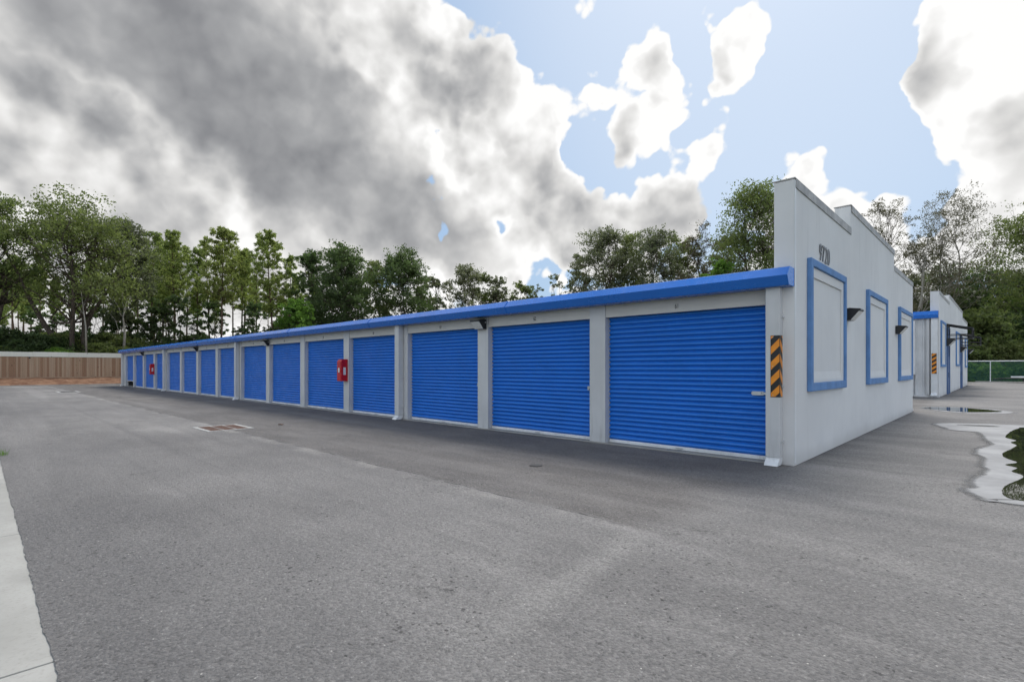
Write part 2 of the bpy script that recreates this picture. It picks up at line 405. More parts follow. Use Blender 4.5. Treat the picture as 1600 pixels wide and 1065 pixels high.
# ------------------------------------------------------------------ mesh helpers
COL = S.collection
class MB:
    def __init__(s): s.v = []; s.f = []
    def add(s, vs, fs):
        o = len(s.v); s.v += [tuple(p) for p in vs]; s.f += [tuple(i + o for i in f) for f in fs]; return s
    def box(s, x0, x1, y0, y1, z0, z1):
        if x0 > x1: x0, x1 = x1, x0
        if y0 > y1: y0, y1 = y1, y0
        vs = [(x, y, z) for z in (z0, z1) for y in (y0, y1) for x in (x0, x1)]
        return s.add(vs, [(0, 2, 3, 1), (4, 5, 7, 6), (0, 1, 5, 4), (2, 6, 7, 3), (0, 4, 6, 2), (1, 3, 7, 5)])
    def prism(s, prof, axis, a, b):
        """profile of (u, v) pairs pushed along axis from a to b; x: (y, z)  y: (x, z)  z: (x, y)"""
        n = len(prof)
        def P(u, v, w): return {'x': (w, u, v), 'y': (u, w, v), 'z': (u, v, w)}[axis]
        vs = [P(u, v, a) for u, v in prof] + [P(u, v, b) for u, v in prof]
        area = sum(prof[i][0] * prof[(i + 1) % n][1] - prof[(i + 1) % n][0] * prof[i][1] for i in range(n))
        fl = (area > 0) ^ (axis == 'y') ^ (b < a)
        fs = []
        for i in range(n):
            j = (i + 1) % n; q = (i, j, j + n, i + n); fs.append(q if fl else q[::-1])
        c0 = tuple(range(n)); c1 = tuple(range(n, 2 * n))
        fs.append(c0[::-1] if fl else c0); fs.append(c1 if fl else c1[::-1])
        return s.add(vs, fs)
    def ring(s, x0, x1, y0, y1, z0, z1, wy, wt, wb):
        """rectangular frame in the YZ plane, from x0 to x1"""
        O = [(y0, z0), (y1, z0), (y1, z1), (y0, z1)]; I = [(y0 + wy, z0 + wb), (y1 - wy, z0 + wb), (y1 - wy, z1 - wt), (y0 + wy, z1 - wt)]
        vs = [(x0, *p) for p in O] + [(x0, *p) for p in I] + [(x1, *p) for p in O] + [(x1, *p) for p in I]
        fs = []
        for i in range(4):
            j = (i + 1) % 4
            fs += [(8 + i, 8 + j, 12 + j, 12 + i), (j, i, 4 + i, 4 + j), (i, j, 8 + j, 8 + i), (4 + j, 4 + i, 12 + i, 12 + j)]
        return s.add(vs, fs)
    def tube(s, pts, rad, n=6):
        pts = [Vector(p) for p in pts]; o = len(s.v); k = len(pts)
        if not hasattr(rad, '__len__'): rad = [rad] * k
        up = None
        for i, p in enumerate(pts):
            d = (pts[min(i + 1, k - 1)] - pts[max(i - 1, 0)])
            if d.length < 1e-6: d = Vector((0, 0, 1))
            d.normalize()
            a = d.orthogonal().normalized() if up is None else (up - d * up.dot(d)).normalized()
            up = a; b_ = d.cross(a)
            for j in range(n):
                t_ = 2 * math.pi * j / n; q = p + (a * math.cos(t_) + b_ * math.sin(t_)) * rad[i]; s.v.append(tuple(q))
        for i in range(k - 1):
            for j in range(n):
                j2 = (j + 1) % n; s.f.append((o + i * n + j, o + i * n + j2, o + (i + 1) * n + j2, o + (i + 1) * n + j))
        s.f.append(tuple(o + j for j in range(n))[::-1]); s.f.append(tuple(o + (k - 1) * n + j for j in range(n)))
        return s
    def build(s, name, mat, parent=None, smooth=False, bevel=0.):
        me = bpy.data.meshes.new(name); me.from_pydata(s.v, [], s.f); me.update()
        if smooth: me.polygons.foreach_set('use_smooth', [True] * len(me.polygons))
        me.materials.append(mat)
        o = bpy.data.objects.new(name, me); COL.objects.link(o)
        if parent is not None: o.parent = parent
        if bevel:
            md = o.modifiers.new('bevel', 'BEVEL'); md.width = bevel; md.segments = 2; md.limit_method = 'ANGLE'
        return o

def root(name, label, cat, loc=(0, 0, 0), group=None, rz=0.):
    o = bpy.data.objects.new(name, None); COL.objects.link(o); o.location = loc; o.rotation_euler.z = rz
    o.empty_display_size = .3
    return tag(o, label, cat, group)
def tag(o, label, cat, group=None):
    o['label'] = label; o['category'] = cat
    if group: o['group'] = group
    return o
def struct(o): o['kind'] = 'structure'; return o
def stuff(o, label, cat): o['kind'] = 'stuff'; o['label'] = label; o['category'] = cat; return o
def dup(o, loc, label, group=None, rz=None, sc=None):
    r = o.copy(); COL.objects.link(r); r.location = loc; r['label'] = label
    if group: r['group'] = group
    if rz is not None: r.rotation_euler.z = rz
    if sc is not None: r.scale = sc if hasattr(sc, '__len__') else (sc, sc, sc)
    for ch in list(o.children):
        c = ch.copy(); COL.objects.link(c); c.parent = r
        for g in list(ch.children):
            d = g.copy(); COL.objects.link(d); d.parent = c
    return r

def text_mesh(name, body, size, mat, parent, origin, xdir, zdir=(0, 0, 1), sx=1.0, depth=.004, weight=0.0, centre=True):
    cu = bpy.data.curves.new(name, 'FONT'); cu.body = body; cu.size = size; cu.extrude = depth; cu.offset = weight
    cu.align_x = 'CENTER' if centre else 'LEFT'
    tmp = bpy.data.objects.new('tmp', cu); COL.objects.link(tmp)
    bpy.context.view_layer.update()
    me = bpy.data.meshes.new_from_object(tmp.evaluated_get(bpy.context.evaluated_depsgraph_get()))
    bpy.data.objects.remove(tmp); bpy.data.curves.remove(cu)
    X = Vector(xdir); Z = Vector(zdir); Nn = X.cross(Z)
    mat4 = Matrix(((X.x * sx, Z.x, Nn.x, origin[0]), (X.y * sx, Z.y, Nn.y, origin[1]), (X.z * sx, Z.z, Nn.z, origin[2]), (0, 0, 0, 1)))
    me.transform(mat4); me.materials.clear(); me.materials.append(mat); me.name = name
    o = bpy.data.objects.new(name, me); COL.objects.link(o)
    if parent is not None: o.parent = parent
    return o

def poly_sheet(name, pts, z, mat, parent=None):
    mb = MB(); mb.add([(x, y, z) for x, y in pts], [tuple(range(len(pts)))])
    me = mb.build(name, mat, parent)
    if me.data.polygons[0].normal.z < 0: me.data.flip_normals()
    return me
def blobby(pts, sub=6, amp=.06, seed=1):
    """closed outline through pts, softened and made slightly irregular"""
    rnd = random.Random(seed); n = len(pts); out_ = []
    for i in range(n):
        p0, p1, p2, p3 = [Vector(pts[(i + k) % n]) for k in (-1, 0, 1, 2)]
        for k in range(sub):
            u = k / sub
            q = .5 * ((2 * p1) + (p2 - p0) * u + (2 * p0 - 5 * p1 + 4 * p2 - p3) * u * u + (3 * p1 - p0 - 3 * p2 + p3) * u ** 3)
            out_.append((q.x + rnd.uniform(-amp, amp), q.y + rnd.uniform(-amp, amp)))
    return out_

# ------------------------------------------------------------------ ground
g = MB().add([(-2500, -2500, -.03), (2500, -2500, -.03), (2500, 2500, -.03), (-2500, 2500, -.03)], [(0, 1, 2, 3)]).build('ground', M['grass']); struct(g)
rnd = random.Random(31); ed = []; x = -61.6; o_ = 0.
while x < 14:
    o_ = .8 * o_ + rnd.uniform(-.0035, .0035); ed.append((x, .285 + o_ + rnd.uniform(-.003, .003), 0)); x += .03 if x > -16 else .4
nE = len(ed); vsA = ed + [(p[0], 1.0, 0) for p in ed]
a_ = MB().add(vsA, [(i, i + 1, nE + i + 1, nE + i) for i in range(nE - 1)])
a_.add([(-61.6, 1.0, 0), (ed[-1][0], 1.0, 0), (14, 78.5, 0), (-61.6, 78.5, 0)], [(0, 1, 2, 3)])
a_ = a_.build('asphalt_yard', M['asphalt']); struct(a_)
# concrete kerb strip on the left: slabs with joints, slightly ragged asphalt edge against it
kb = MB(); xx = -61.6
rnd = random.Random(4)
while xx < 4:
    L_ = 3.05; kb.box(xx, min(xx + L_ - .010, 4), -.75, .36, -.12, -.007 + rnd.uniform(-.001, .001)); xx += L_
kb = kb.build('kerb', M['concrete'], bevel=.006); struct(kb)
k2 = MB().box(-61.95, -61.62, -.75, 30, -.1, .06).build('kerb', M['concrete'], bevel=.01); struct(k2)
k3 = MB().box(-2.6, 14, 78.52, 80.2, -.1, .05).build('kerb', M['concrete'], bevel=.01); struct(k3)
# raised earth bank at the foot of the wooden fence
eb = MB(); ny = 60; pr = [(-61.97, 0.0), (-62.5, .22), (-63.2, .50), (-63.9, .66), (-64.6, .70), (-68.0, .60)]
vs = []; rnd = random.Random(9)
for j in range(ny + 1):
    yy = -9 + j * .75
    for (px_, pz_) in pr: vs.append((px_ + rnd.uniform(-.08, .08), yy, pz_ + rnd.uniform(-.06, .06) - .02))
fs = [(j * 6 + i, (j + 1) * 6 + i, (j + 1) * 6 + i + 1, j * 6 + i + 1) for j in range(ny) for i in range(5)]
eb.add(vs, fs); eb = eb.build('earth_bank', M['earth'], smooth=True); struct(eb)
# ------------------------------------------------------------------ long storage building
XE = -2.42; YF = 8.98; PITCH = 3.5; OPEN = 3.11; DOORY = 9.13; HD = 2.59
def door_prof(z0, z1, y):
    """corrugated roller curtain: broad shallow ribs with narrow grooves between them"""
    p = []; z = z0; rib = .0935
    while z < z1 - .02:
        t_ = min(rib, z1 - z)
        for f, d in ((0, .024), (.06, .023), (.15, .004), (.26, -.013), (.42, -.022), (.60, -.021), (.78, -.007), (.93, .019)):
            if z + f * t_ < z1: p.append((y + d, z + f * t_))
        z += rib
    p.append((y, z1)); return p
def right_edge(n): return -2.85 - PITCH * n

b1 = root('storage_building', 'long low storage building with blue roller doors, blue eaves and a stepped grey end wall', 'building', (-29, 9, 0))
def P(o):                          # keep parts in world coordinates under the moved Empty
    return o
b1.location = (0, 0, 0)

# end wall with stepped parapet
prof = [(8.95, 0), (23.15, 0), (23.15, 4.58), (18.95, 4.58), (18.95, 5.04), (13.02, 5.04), (13.02, 4.54), (8.95, 4.54)]
ew = MB().prism(prof, 'x', XE - .30, XE).build('end_wall', M['stucco'], b1, bevel=.012)
for (ya, yb, zt) in ((8.95, 13.02, 4.54), (13.02, 18.95, 5.04), (18.95, 23.15, 4.58)):
    c = MB(); c.box(XE - .315, XE + .016, ya - (.012 if ya != 18.95 else -.004), yb + (.012 if yb != 13.02 else -.004), zt + .002, zt + .022)
    c.box(XE + .002, XE + .018, ya + .05, yb - .003, zt - .13, zt)
    c.build('coping', M['coping'], b1, bevel=.004)
MB().box(XE + .001, XE + .007, 8.953, 9.03, .05, 4.53).build('corner_trim', M['pale_metal'], b1, bevel=.002)
# far end wall, back wall, roof
MB().box(-56.0, -55.8, 9.0, 23.1, 0, 3.0).build('far_wall', M['column'], b1)
MB().box(-55.8, XE - .31, 22.9, 23.1, 0, 2.95).build('back_wall', M['header'], b1)
rf = MB(); rf.add([(-56.15, 8.76, 3.115), (-2.73, 8.76, 3.115), (-2.73, 16.05, 3.75), (-56.15, 16.05, 3.75), (-56.15, 23.4, 3.115), (-2.73, 23.4, 3.115),
                   (-56.15, 8.76, 3.06), (-2.73, 8.76, 3.06), (-56.15, 23.4, 3.06), (-2.73, 23.4, 3.06)],
                  [(0, 1, 2, 3), (3, 2, 5, 4), (6, 8, 9, 7), (0, 6, 7, 1), (4, 5, 9, 8), (0, 3, 4, 8, 6), (1, 7, 9, 5, 2)])
k = -55.9
while k < -2.9:
    rf.prism([(9.6, 3.189), (16.05, 3.752), (16.05, 3.79), (9.6, 3.227)], 'x', k, k + .03)
    rf.prism([(16.05, 3.757), (23.36, 3.122), (23.36, 3.165), (16.05, 3.80)], 'x', k, k + .03); k += .61
rf.build('roof', M['pale_metal'], b1)
# eaves gutter, front and rear, built in lengths with a lap at each joint
gp = [(8.97, 2.835), (8.69, 2.835), (8.68, 2.845), (8.60, 2.985), (8.72, 3.125), (8.76, 3.135), (8.76, 3.06), (8.97, 3.06)]
gb = MB(); k = XE - .02; i = 0
while k > -56.1:
    k2_ = max(k - 6.1, -56.12); gb.prism(gp, 'x', k, k2_ + .004)
    gb.prism([(8.597, 2.985), (8.7175, 3.129), (8.710, 3.133), (8.589, 2.985), (8.670, 2.842), (8.677, 2.842)], 'x', k2_ + .03, k2_ - .02) if k2_ > -56 else None
    k = k2_
gb.build('eaves_gutter', M['blue_trim'], b1)
gb = MB().prism([(8.685, 2.84), (8.975, 2.84), (8.975, 3.128), (8.72, 3.128), (8.60, 2.985)], 'x', XE - .018, XE - .002)
gb.build('gutter_end_cap', M['blue_trim'], b1)
MB().box(-56.1, XE - .02, 23.17, 23.45, 2.85, 3.13).build('eaves_gutter', M['blue_trim'], b1)

# header panels over the doors
hb = MB()
for n in range(15):
    xr = right_edge(n); hb.box(xr - OPEN + .003, xr - .003, YF + .012, YF + .11, HD, 2.90)
    hb.box(xr - OPEN + .003, xr - .003, YF + .004, YF + .014, HD, HD + .035)
hb.build('header_panel', M['header'], b1)
# columns between doors
def column(x0, x1):
    c = MB(); c.box(x0, x1, YF, YF + .20, .018, 2.90)
    # channel lips
    c.box(x0, x0 + .006, YF - .003, YF + .004, .018, 2.83); c.box(x1 - .006, x1, YF - .003, YF + .004, .018, 2.83)
    return c.build('column', M['column'], b1)
column(-2.85, XE - .302)
for n in range(1, 15):
    column(right_edge(n), right_edge(n - 1) - OPEN)
column(-55.8, right_edge(14) - OPEN)
# concrete sill under the doors
MB().box(-55.8, -2.86, YF - .05, DOORY + .12, -.05, .022).build('sill', M['concrete'], b1, bevel=.006)
# the dark inside of the stores (seen only through the gap under the raised door)
MB().box(-55.79, -51.9, 12.0, 12.1, 0, 2.9).build('partition_wall', M['header'], b1)

# roller doors
def roller_door(n, raised=0., label=None):
    xr = right_edge(n); xl = xr - OPEN
    p = door_prof(.085 + raised, 2.63, DOORY)
    back = [(DOORY + .03, 2.63), (DOORY + .03, .085 + raised)]
    d = MB().prism(p + back, 'x', xl + .012, xr - .012).build('roller_door', M['blue_door'], b1)
    d.data.polygons.foreach_set('use_smooth', [True] * len(d.data.polygons)); d.data.set_sharp_from_angle(angle=math.radians(48))
    if label: d['label'] = label
    hb_ = MB(); z = .028 + raised
    hb_.prism([(DOORY - .030, z), (DOORY - .030, z + .045), (DOORY - .012, z + .058), (DOORY + .025, z + .058), (DOORY + .025, z)], 'x', xl + .014, xr - .014)
    hb_.build('bottom_bar', M['pale_metal'], d)
    # slide latch near the right jamb
    s = MB(); zl = 1.13 + raised
    if n == 0:
        s.box(xr - .265, xr + .0, DOORY - .045, DOORY - .024, zl - .02, zl + .02); s.box(xr - .25, xr - .07, DOORY - .052, DOORY - .044, zl - .032, zl + .032)
        s.box(xr - .12, xr - .10, DOORY - .075, DOORY - .05, zl - .012, zl + .03)
    else:
        s.box(xr - .135, xr - .01, DOORY - .045, DOORY - .024, zl - .015, zl + .015); s.box(xr - .125, xr - .05, DOORY - .052, DOORY - .044, zl - .038, zl + .038)
        s.box(xr - .105, xr - .07, DOORY - .085, DOORY - .05, zl - .045, zl - .01)
    s.build('latch', M['galv'], d)
    # foot handle
    h_ = MB(); xm = (xl + xr) / 2; h_.box(xm - .07, xm + .07, DOORY - .05, DOORY - .03, .05 + raised, .066 + raised); h_.build('pull_handle', M['galv'], d)
    return d
for n in range(15):
    lab = {14: 'blue roller door raised a little above a dark gap', 0: 'widest looking blue roller door with a long silver slide latch'}.get(n)
    roller_door(n, .42 if n == 14 else 0, lab)
# door numbers on the header
for n in range(15):
    xr = right_edge(n); text_mesh('unit_number', str(61 + n), .13, M['ink'], b1, (xr - OPEN / 2, YF + .009, 2.655), (1, 0, 0), sx=.62, depth=.0015)

# rain downspouts
def downspout(x0, label, big=False):
    r = tag(MB().box(x0, x0 + .215, YF - .19, YF - .006, .13, 2.84).build('downspout', M['column'], None, bevel=.012), label, 'downspout', 'downspouts along the eaves')
    e = MB(); e.prism([(YF - .188, .128), (YF - .02, .128), (YF - .03, .06), (YF - .10, .008), (YF - .29, .008), (YF - .25, .06), (YF - .19, .10)], 'x', x0 + .006, x0 + .209)
    e.build('elbow', M['pale_metal'], r, bevel=.006)
    for z in (.36, 1.25, 2.35):
        s = MB().prism([(x0 - .012, YF - .012), (x0 + .236, YF - .012), (x0 + .236, YF - .10), (x0 + .2155, YF - .10), (x0 + .2155, YF - .004), (x0 - .012, YF - .004)], 'z', z, z + .035)
        s.build('strap', M['column'], r)
    return r
downspout(-2.80, 'wide grey downspout carrying the chevron sign, at the stepped end wall')
downspout(right_edge(3) - .03, 'grey downspout between the third and fourth doors from the stepped end wall')
downspout(right_edge(7) - .03, 'grey downspout midway along the doors, left of the middle floodlight')
downspout(right_edge(11) - .03, 'grey downspout just right of the far red cabinet')
downspout(-55.78, 'farthest grey downspout, at the end nearest the wooden fence')
# small rear downspout end at the far corner of the stepped wall
rr = tag(MB().box(XE - .20, XE - .10, 23.16, 23.27, .15, 2.84).build('downspout', M['pale_metal'], None, bevel=.01), 'white downspout foot behind the far corner of the stepped end wall', 'downspout')
MB().prism([(23.17, .15), (23.27, .15), (23.5, .05), (23.5, .005), (23.2, .02)], 'x', XE - .20, XE - .02).build('elbow', M['pale_metal'], rr)

# false windows in the stucco
def false_window(parent, xp, y0, y1, z0, z1, lab):
    fr = MB().ring(xp + .001, xp + .075, y0, y1, z0, z1, .125, .125, .14).build('window_frame', M['blue_stucco'], parent, bevel=.010)
    fr['label'] = lab
    a, b_, c, d_ = y0 + .127, y1 - .127, z0 + .142, z1 - .127
    MB().ring(xp + .001, xp + .038, a, b_, c, d_, .16, .17, .05).build('inner_trim', M['stucco'], fr, bevel=.006)
    led = MB().prism([(c + .05, xp + .001), (c + .05, xp + .038), (c + .20, xp + .012), (c + .20, xp + .001)], 'y', a + .162, b_ - .162)
    led.v[:] = [(z_, y_, x_) for (x_, y_, z_) in led.v]; led.f[:] = [f[::-1] for f in led.f]
    led.build('ledge', M['stucco'], fr)
    MB().box(xp + .0005, xp + .010, a + .161, b_ - .161, c + .202, d_ - .172).build('panel', M['stucco'], fr)
    return fr
false_window(b1, XE, 9.66, 12.28, 1.16, 3.40, 'nearest blue framed blank window, under the house number')
false_window(b1, XE, 14.66, 17.36, 1.16, 3.42, 'middle blue framed blank window')
false_window(b1, XE, 19.66, 22.56, 1.16, 3.44, 'farthest blue framed blank window of the stepped wall')
text_mesh('house_number', '9720', .44, M['number_metal'], b1, (XE + .014, 10.78, 3.475), (0, 1, 0), sx=.86, depth=.006, weight=-.004)

# ------------------------------------------------------------------ wall lamps
def wall_light(loc, rz, label, group, s=1.0):
    """wedge shaped wall lamp; back on the local XZ plane, nose towards local -Y"""
    r = root('wall_light', label, 'lamp', loc, group, rz); r.scale = (s * .8, s * .8, s * .8)
    w_ = .21
    MB().prism([(-.002, -.15), (-.002, .15), (-.10, .165), (-.34, .135), (-.345, .085), (-.30, .075), (-.12, -.15)], 'x', -w_, w_).build('housing', M['black'], r, bevel=.008)
    l = MB().prism([(-.331, .070), (-.303, .079), (-.118, -.143), (-.150, -.146)], 'x', -w_ + .025, w_ - .025)
    l.build('lens', M['lens'], r, bevel=.004)
    c = MB(); c.tube([(w_ + .001, -.06, .06), (w_ + .012, -.06, .06)], .018, 10); c.build('photocell', M['pale_metal'], r)
    return r
wall_light((-9.68, YF - .005, 2.66), 0, 'nearest floodlight under the blue eaves, between the second and third doors', 'floodlights under the eaves')
wall_light((-23.62, YF - .005, 2.66), 0, 'black floodlight in the middle of the door row, six doors beyond the nearest', 'floodlights under the eaves')
wall_light((-34.15, YF - .005, 2.66), 0, 'third black floodlight along the door row, counting from the camera', 'floodlights under the eaves')
wall_light((-48.15, YF - .005, 2.66), 0, 'farthest small black floodlight, left of the far red cabinet', 'floodlights under the eaves')
wall_light((XE + .003, 12.62, 2.66), math.radians(90), 'black wall lamp right of the nearest blank window on the stepped wall', 'wedge lamps on the stepped wall')
wall_light((XE + .003, 19.30, 2.70), math.radians(90), 'black wall lamp beside the farthest blank window on the stepped wall', 'wedge lamps on the stepped wall')

# ------------------------------------------------------------------ red extinguisher cabinets
def cabinet(x0, label):
    r = root('extinguisher_cabinet', label, 'cabinet', (x0, YF - .004, 1.10), 'red extinguisher cabinets')
    MB().prism([(0, 0), (-.245, 0), (-.245, .70), (-.20, .76), (0, .76)], 'x', 0, .28).build('body', M['red'], r, bevel=.012)
    MB().box(.012, .268, -.262, -.247, .02, .685).build('door', M['red'], r, bevel=.006)
    MB().box(.2802, .2825, -.17, -.075, .22, .48).build('label_plate', M['sticker'], r)
    MB().box(.09, .19, -.2645, -.2622, .30, .46).build('label_plate', M['sticker'], r)
    MB().box(.02, .045, -.275, -.262, .33, .39).build('latch', M['galv'], r)
    return r
c_ = cabinet(right_edge(4) + .02, 'nearer red extinguisher cabinet, on the column right of the fifth door')
dup(c_, (right_edge(12) + .02, YF - .004, 1.10), 'far small red extinguisher cabinet, near the wooden fence end of the doors')

# ------------------------------------------------------------------ chevron sign bent round the downspout corner
sg = root('chevron_sign', 'black and orange chevron sign wrapped around the downspout by the nearest door', 'sign', (-2.585, YF - .19, 1.09))
W1, W2, HS = .135, .125, .98
pl = MB(); pl.box(-W1, .004, -.006, -.0025, 0, HS); pl.box(.0005, .004, -.0025, W2, 0, HS); pl.build('plate', M['black'], sg)
st = MB(); step = .245; band = .125
def clip_band(z_at0, z_at1, h, lo, hi):
    """quad from u=0 to u=1 whose lower edge runs z_at0 to z_at1, kept between lo and hi"""
    pts = [(0, z_at0), (1, z_at1), (1, z_at1 + h), (0, z_at0 + h)]
    for lim, sign in ((lo, 1), (hi, -1)):
        res = []
        for i in range(len(pts)):
            a, b_ = pts[i], pts[(i + 1) % len(pts)]
            ia, ib = (a[1] - lim) * sign >= 0, (b_[1] - lim) * sign >= 0
            if ia: res.append(a)
            if ia != ib:
                t_ = (lim - a[1]) / (b_[1] - a[1]); res.append((a[0] + (b_[0] - a[0]) * t_, lim))
        pts = res
        if len(pts) < 3: return []
    return pts
for i in range(-1, 5):
    z = -.06 + i * step
    q = clip_band(z, z + .135, band, .008, HS - .008)
    if q: st.add([(-W1 + .004 + u * (W1 - .006), -.0078, zz) for u, zz in q], [tuple(range(len(q)))])
    q = clip_band(z + .135, z, band, .008, HS - .008)
    if q: st.add([(.0058, .0005 + u * (W2 - .005), zz) for u, zz in q], [tuple(range(len(q)))])
st.build('chevron_stripes', M['orange'], sg)
sc_ = MB()
for z in (.03, .49, .95): sc_.tube([(-.10, -.006, z), (-.10, -.012, z)], .006, 8)
sc_.build('screws', M['galv'], sg)

# ------------------------------------------------------------------ drain grate and iron covers
gr = root('drain_grate', 'rusty slotted drain grate in a pale concrete surround, in the middle of the yard', 'grate', (-14.68, 4.45, 0))
fr = MB(); X0, X1, Y0, Y1 = -.66, .66, -.54, .54; w_ = .075
fr.box(X0, X1, Y0, Y0 + w_, -.05, .012).box(X0, X1, Y1 - w_, Y1, -.05, .012).box(X0, X0 + w_, Y0 + w_ + .001, Y1 - w_ - .001, -.05, .012).box(X1 - w_, X1, Y0 + w_ + .001, Y1 - w_ - .001, -.05, .012)
fr.build('surround', M['grey_cast'], gr, bevel=.004)
MB().box(X0 + w_, X1 - w_, Y0 + w_, Y1 - w_, -.04, .003).build('pit', M['black'], gr)
ba = MB(); y_ = Y0 + w_ + .004
while y_ < Y1 - w_ - .012: ba.box(X0 + w_ + .002, X1 - w_ - .002, y_, y_ + .034, .0035, .010); y_ += .048
ba.build('bars', M['rust'], gr)
cb = MB()
for f in (.0, .33, .66, .985): yy = Y0 + w_ + f * (Y1 - Y0 - 2 * w_ - .02); cb.box(X0 + w_ + .001, X1 - w_ - .001, yy, yy + .022, .0105, .014)
cb.build('cross_bars', M['grey_cast'], gr)
def cover(x, y, r_, label, m_=None):
    o = MB(); n = 28
    o.tube([(0, 0, .001), (0, 0, .008)], r_, n); o.tube([(0, 0, .0085), (0, 0, .011)], r_ * .86, n)
    q = o.build('manhole_cover', m_ or M['rust'], None); q.location = (x, y, 0); return tag(q, label, 'manhole cover')
M['iron'] = painted('dark_cast_iron', (.035, .034, .034), .7, .3, scale=20)
cover(-5.41, 6.18, .105, 'small round dark iron cover in the asphalt before the second door', M['iron'])
g2 = root('drain_grate', 'far drain in the asphalt near the wooden fence, thin pale rim around it', 'grate', (-44.5, 4.2, 0))
MB().box(-1.1, 1.1, -.55, .55, -.05, .009).build('surround', M['grey_cast'], g2)
MB().box(-.9, .9, -.4, .4, .0095, .012).build('bars', M['iron'], g2)
tw = MB(); rnd = random.Random(3)
tw.tube([(-.12, 0, .01), (0, .03, .02), (.13, .01, .012)], [.012, .016, .008], 6); tw.tube([(0, .03, .02), (.05, .09, .03)], [.01, .004], 5)
tw = tw.build('fallen_bark', M['rust']); tw.location = (-14.3, 5.75, 0); tag(tw, 'brown scrap of bark lying on the asphalt behind the drain grate', 'bark')

# ------------------------------------------------------------------ puddles
def inset(pts, k):
    """outline pushed outwards by k metres (negative: inwards) along its local normal"""
    n = len(pts); ar = sum(pts[i][0] * pts[(i + 1) % n][1] - pts[(i + 1) % n][0] * pts[i][1] for i in range(n)); sg_ = 1 if ar > 0 else -1
    out_ = []
    for i in range(n):
        tx = pts[(i + 1) % n][0] - pts[i - 1][0]; ty = pts[(i + 1) % n][1] - pts[i - 1][1]; L_ = math.hypot(tx, ty) or 1
        out_.append((pts[i][0] + sg_ * ty / L_ * k, pts[i][1] - sg_ * tx / L_ * k))
    return out_
def sheet(name, pts, z, mat, sub=8, amp=.02, seed=1, wide=.08):
    mid = blobby(pts, sub, amp, seed); n = len(mid)
    rings = [(inset(mid, wide), 0.), (mid, .5), (inset(mid, -wide), 1.)]
    mb = MB(); fs = []
    vs = [(x, y, z + .0016 * f_) for r_, f_ in rings for x, y in r_]
    for k in range(2):
        for i in range(n):
            j = (i + 1) % n; fs.append((k * n + i, k * n + j, (k + 1) * n + j, (k + 1) * n + i))
    fs.append(tuple(2 * n + i for i in range(n)))
    o = mb.add(vs, fs).build(name, mat)
    at_ = o.data.attributes.new('film', 'FLOAT', 'POINT'); at_.data.foreach_set('value', [f for _, f in rings for q in range(n)])
    for p in o.data.polygons:
        if p.normal.z < 0: p.flip()
    return struct(o)
p2 = [(6, 17), (6.5, 12), (3.5, 8.4), (0.14, 8.19), (-0.13, 8.26), (-0.29, 8.47), (-0.36, 8.74), (-0.28, 9.01), (-0.32, 9.25), (-0.31, 9.68), (-0.19, 10.55), (-0.26, 11.08), (-0.26, 11.9), (-0.38, 12.56), (-0.38, 13.32), (-0.2, 14.25), (-0.3, 14.99), (-0.39, 15.99), (-0.52, 16.78), (-0.93, 16.89), (-1.14, 17.4), (-1.34, 18.82), (0.4, 19.7), (3, 20.2)]
sheet('puddle_damp_edge', [(x - (.05 if x < 1 else -.05), y) for x, y in p2], .004, M['damp'], seed=5, sub=5, amp=.008, wide=.11)
sheet('puddle_silt', p2, .008, M['silt'], seed=5, sub=5, amp=.008, wide=.07)
w2 = [(5.6, 17), (6, 12), (3.4, 9.1), (1.4, 8.6), (.2, 8.42), (-.03, 8.68), (-.02, 9.3), (.08, 9.8), (.17, 10.35), (.05, 10.75), (.12, 11.15), (-.02, 11.4), (.12, 11.8), (-.02, 12.3), (-.06, 12.85), (.06, 13.7), (.14, 14.4), (.06, 14.9), (.14, 15.4), (-.02, 15.9), (.03, 17), (.2, 18.4), (.5, 19.0), (2.5, 19.3)]
sheet('puddle_water', w2, .012, M['water'], seed=7, sub=4, amp=.004, wide=.03)
p1 = [(-2.45, 25.5), (-2.1, 26.4), (-1.3, 26.9), (-.9, 26.4), (-.4, 26.3), (.2, 25.3), (.0, 24.3), (-.45, 24.1), (-1.0, 23.6), (-1.6, 23.9), (-2.0, 24.6)]
sheet('puddle_silt', p1, .008, M['silt'], seed=3, wide=.25)
sheet('puddle_water', [(-2.4, 25.5), (-2.05, 26.35), (-1.3, 26.8), (-.95, 26.35), (-.45, 26.0), (-.12, 25.3), (-.4, 24.7), (-1.0, 24.1), (-1.55, 24.35), (-2.0, 24.8)], .012, M['water'], seed=3)
sheet('puddle_water', [(-1.0, 18.55), (-.5, 18.9), (-.15, 18.75), (-.5, 18.4)], .012, M['damp'], seed=6)
# ------------------------------------------------------------------ second storage building beyond the driveway
X2 = -2.60; YA, YB = 35.6, 62.6
b2 = root('storage_building', 'second grey storage building beyond the driveway, with door canopies on its stepped end wall', 'building')
prof = [(YA, 0), (YB, 0), (YB, 5.66), (55.6, 5.66), (55.6, 6.12), (42.2, 6.12), (42.2, 5.66), (YA, 5.66)]
MB().prism(prof, 'x', X2 - .38, X2).build('end_wall', M['stucco'], b2, bevel=.012)
for (ya, yb, zt) in ((YA, 42.2, 5.66), (42.2, 55.6, 6.12), (55.6, YB, 5.66)):
    c = MB().box(X2 - .40, X2 + .02, ya + .004, yb - .004, zt + .002, zt + .025); c.box(X2 + .002, X2 + .02, ya + .1, yb - .003, zt - .14, zt)
    c.build('coping', M['coping'], b2)
false_window(b2, X2, 36.2, 38.9, 1.62, 4.15, 'nearest narrow blank window with a dull blue frame')
false_window(b2, X2, 47.7, 51.0, 1.70, 4.15, 'middle blank window between the two canopied doors')
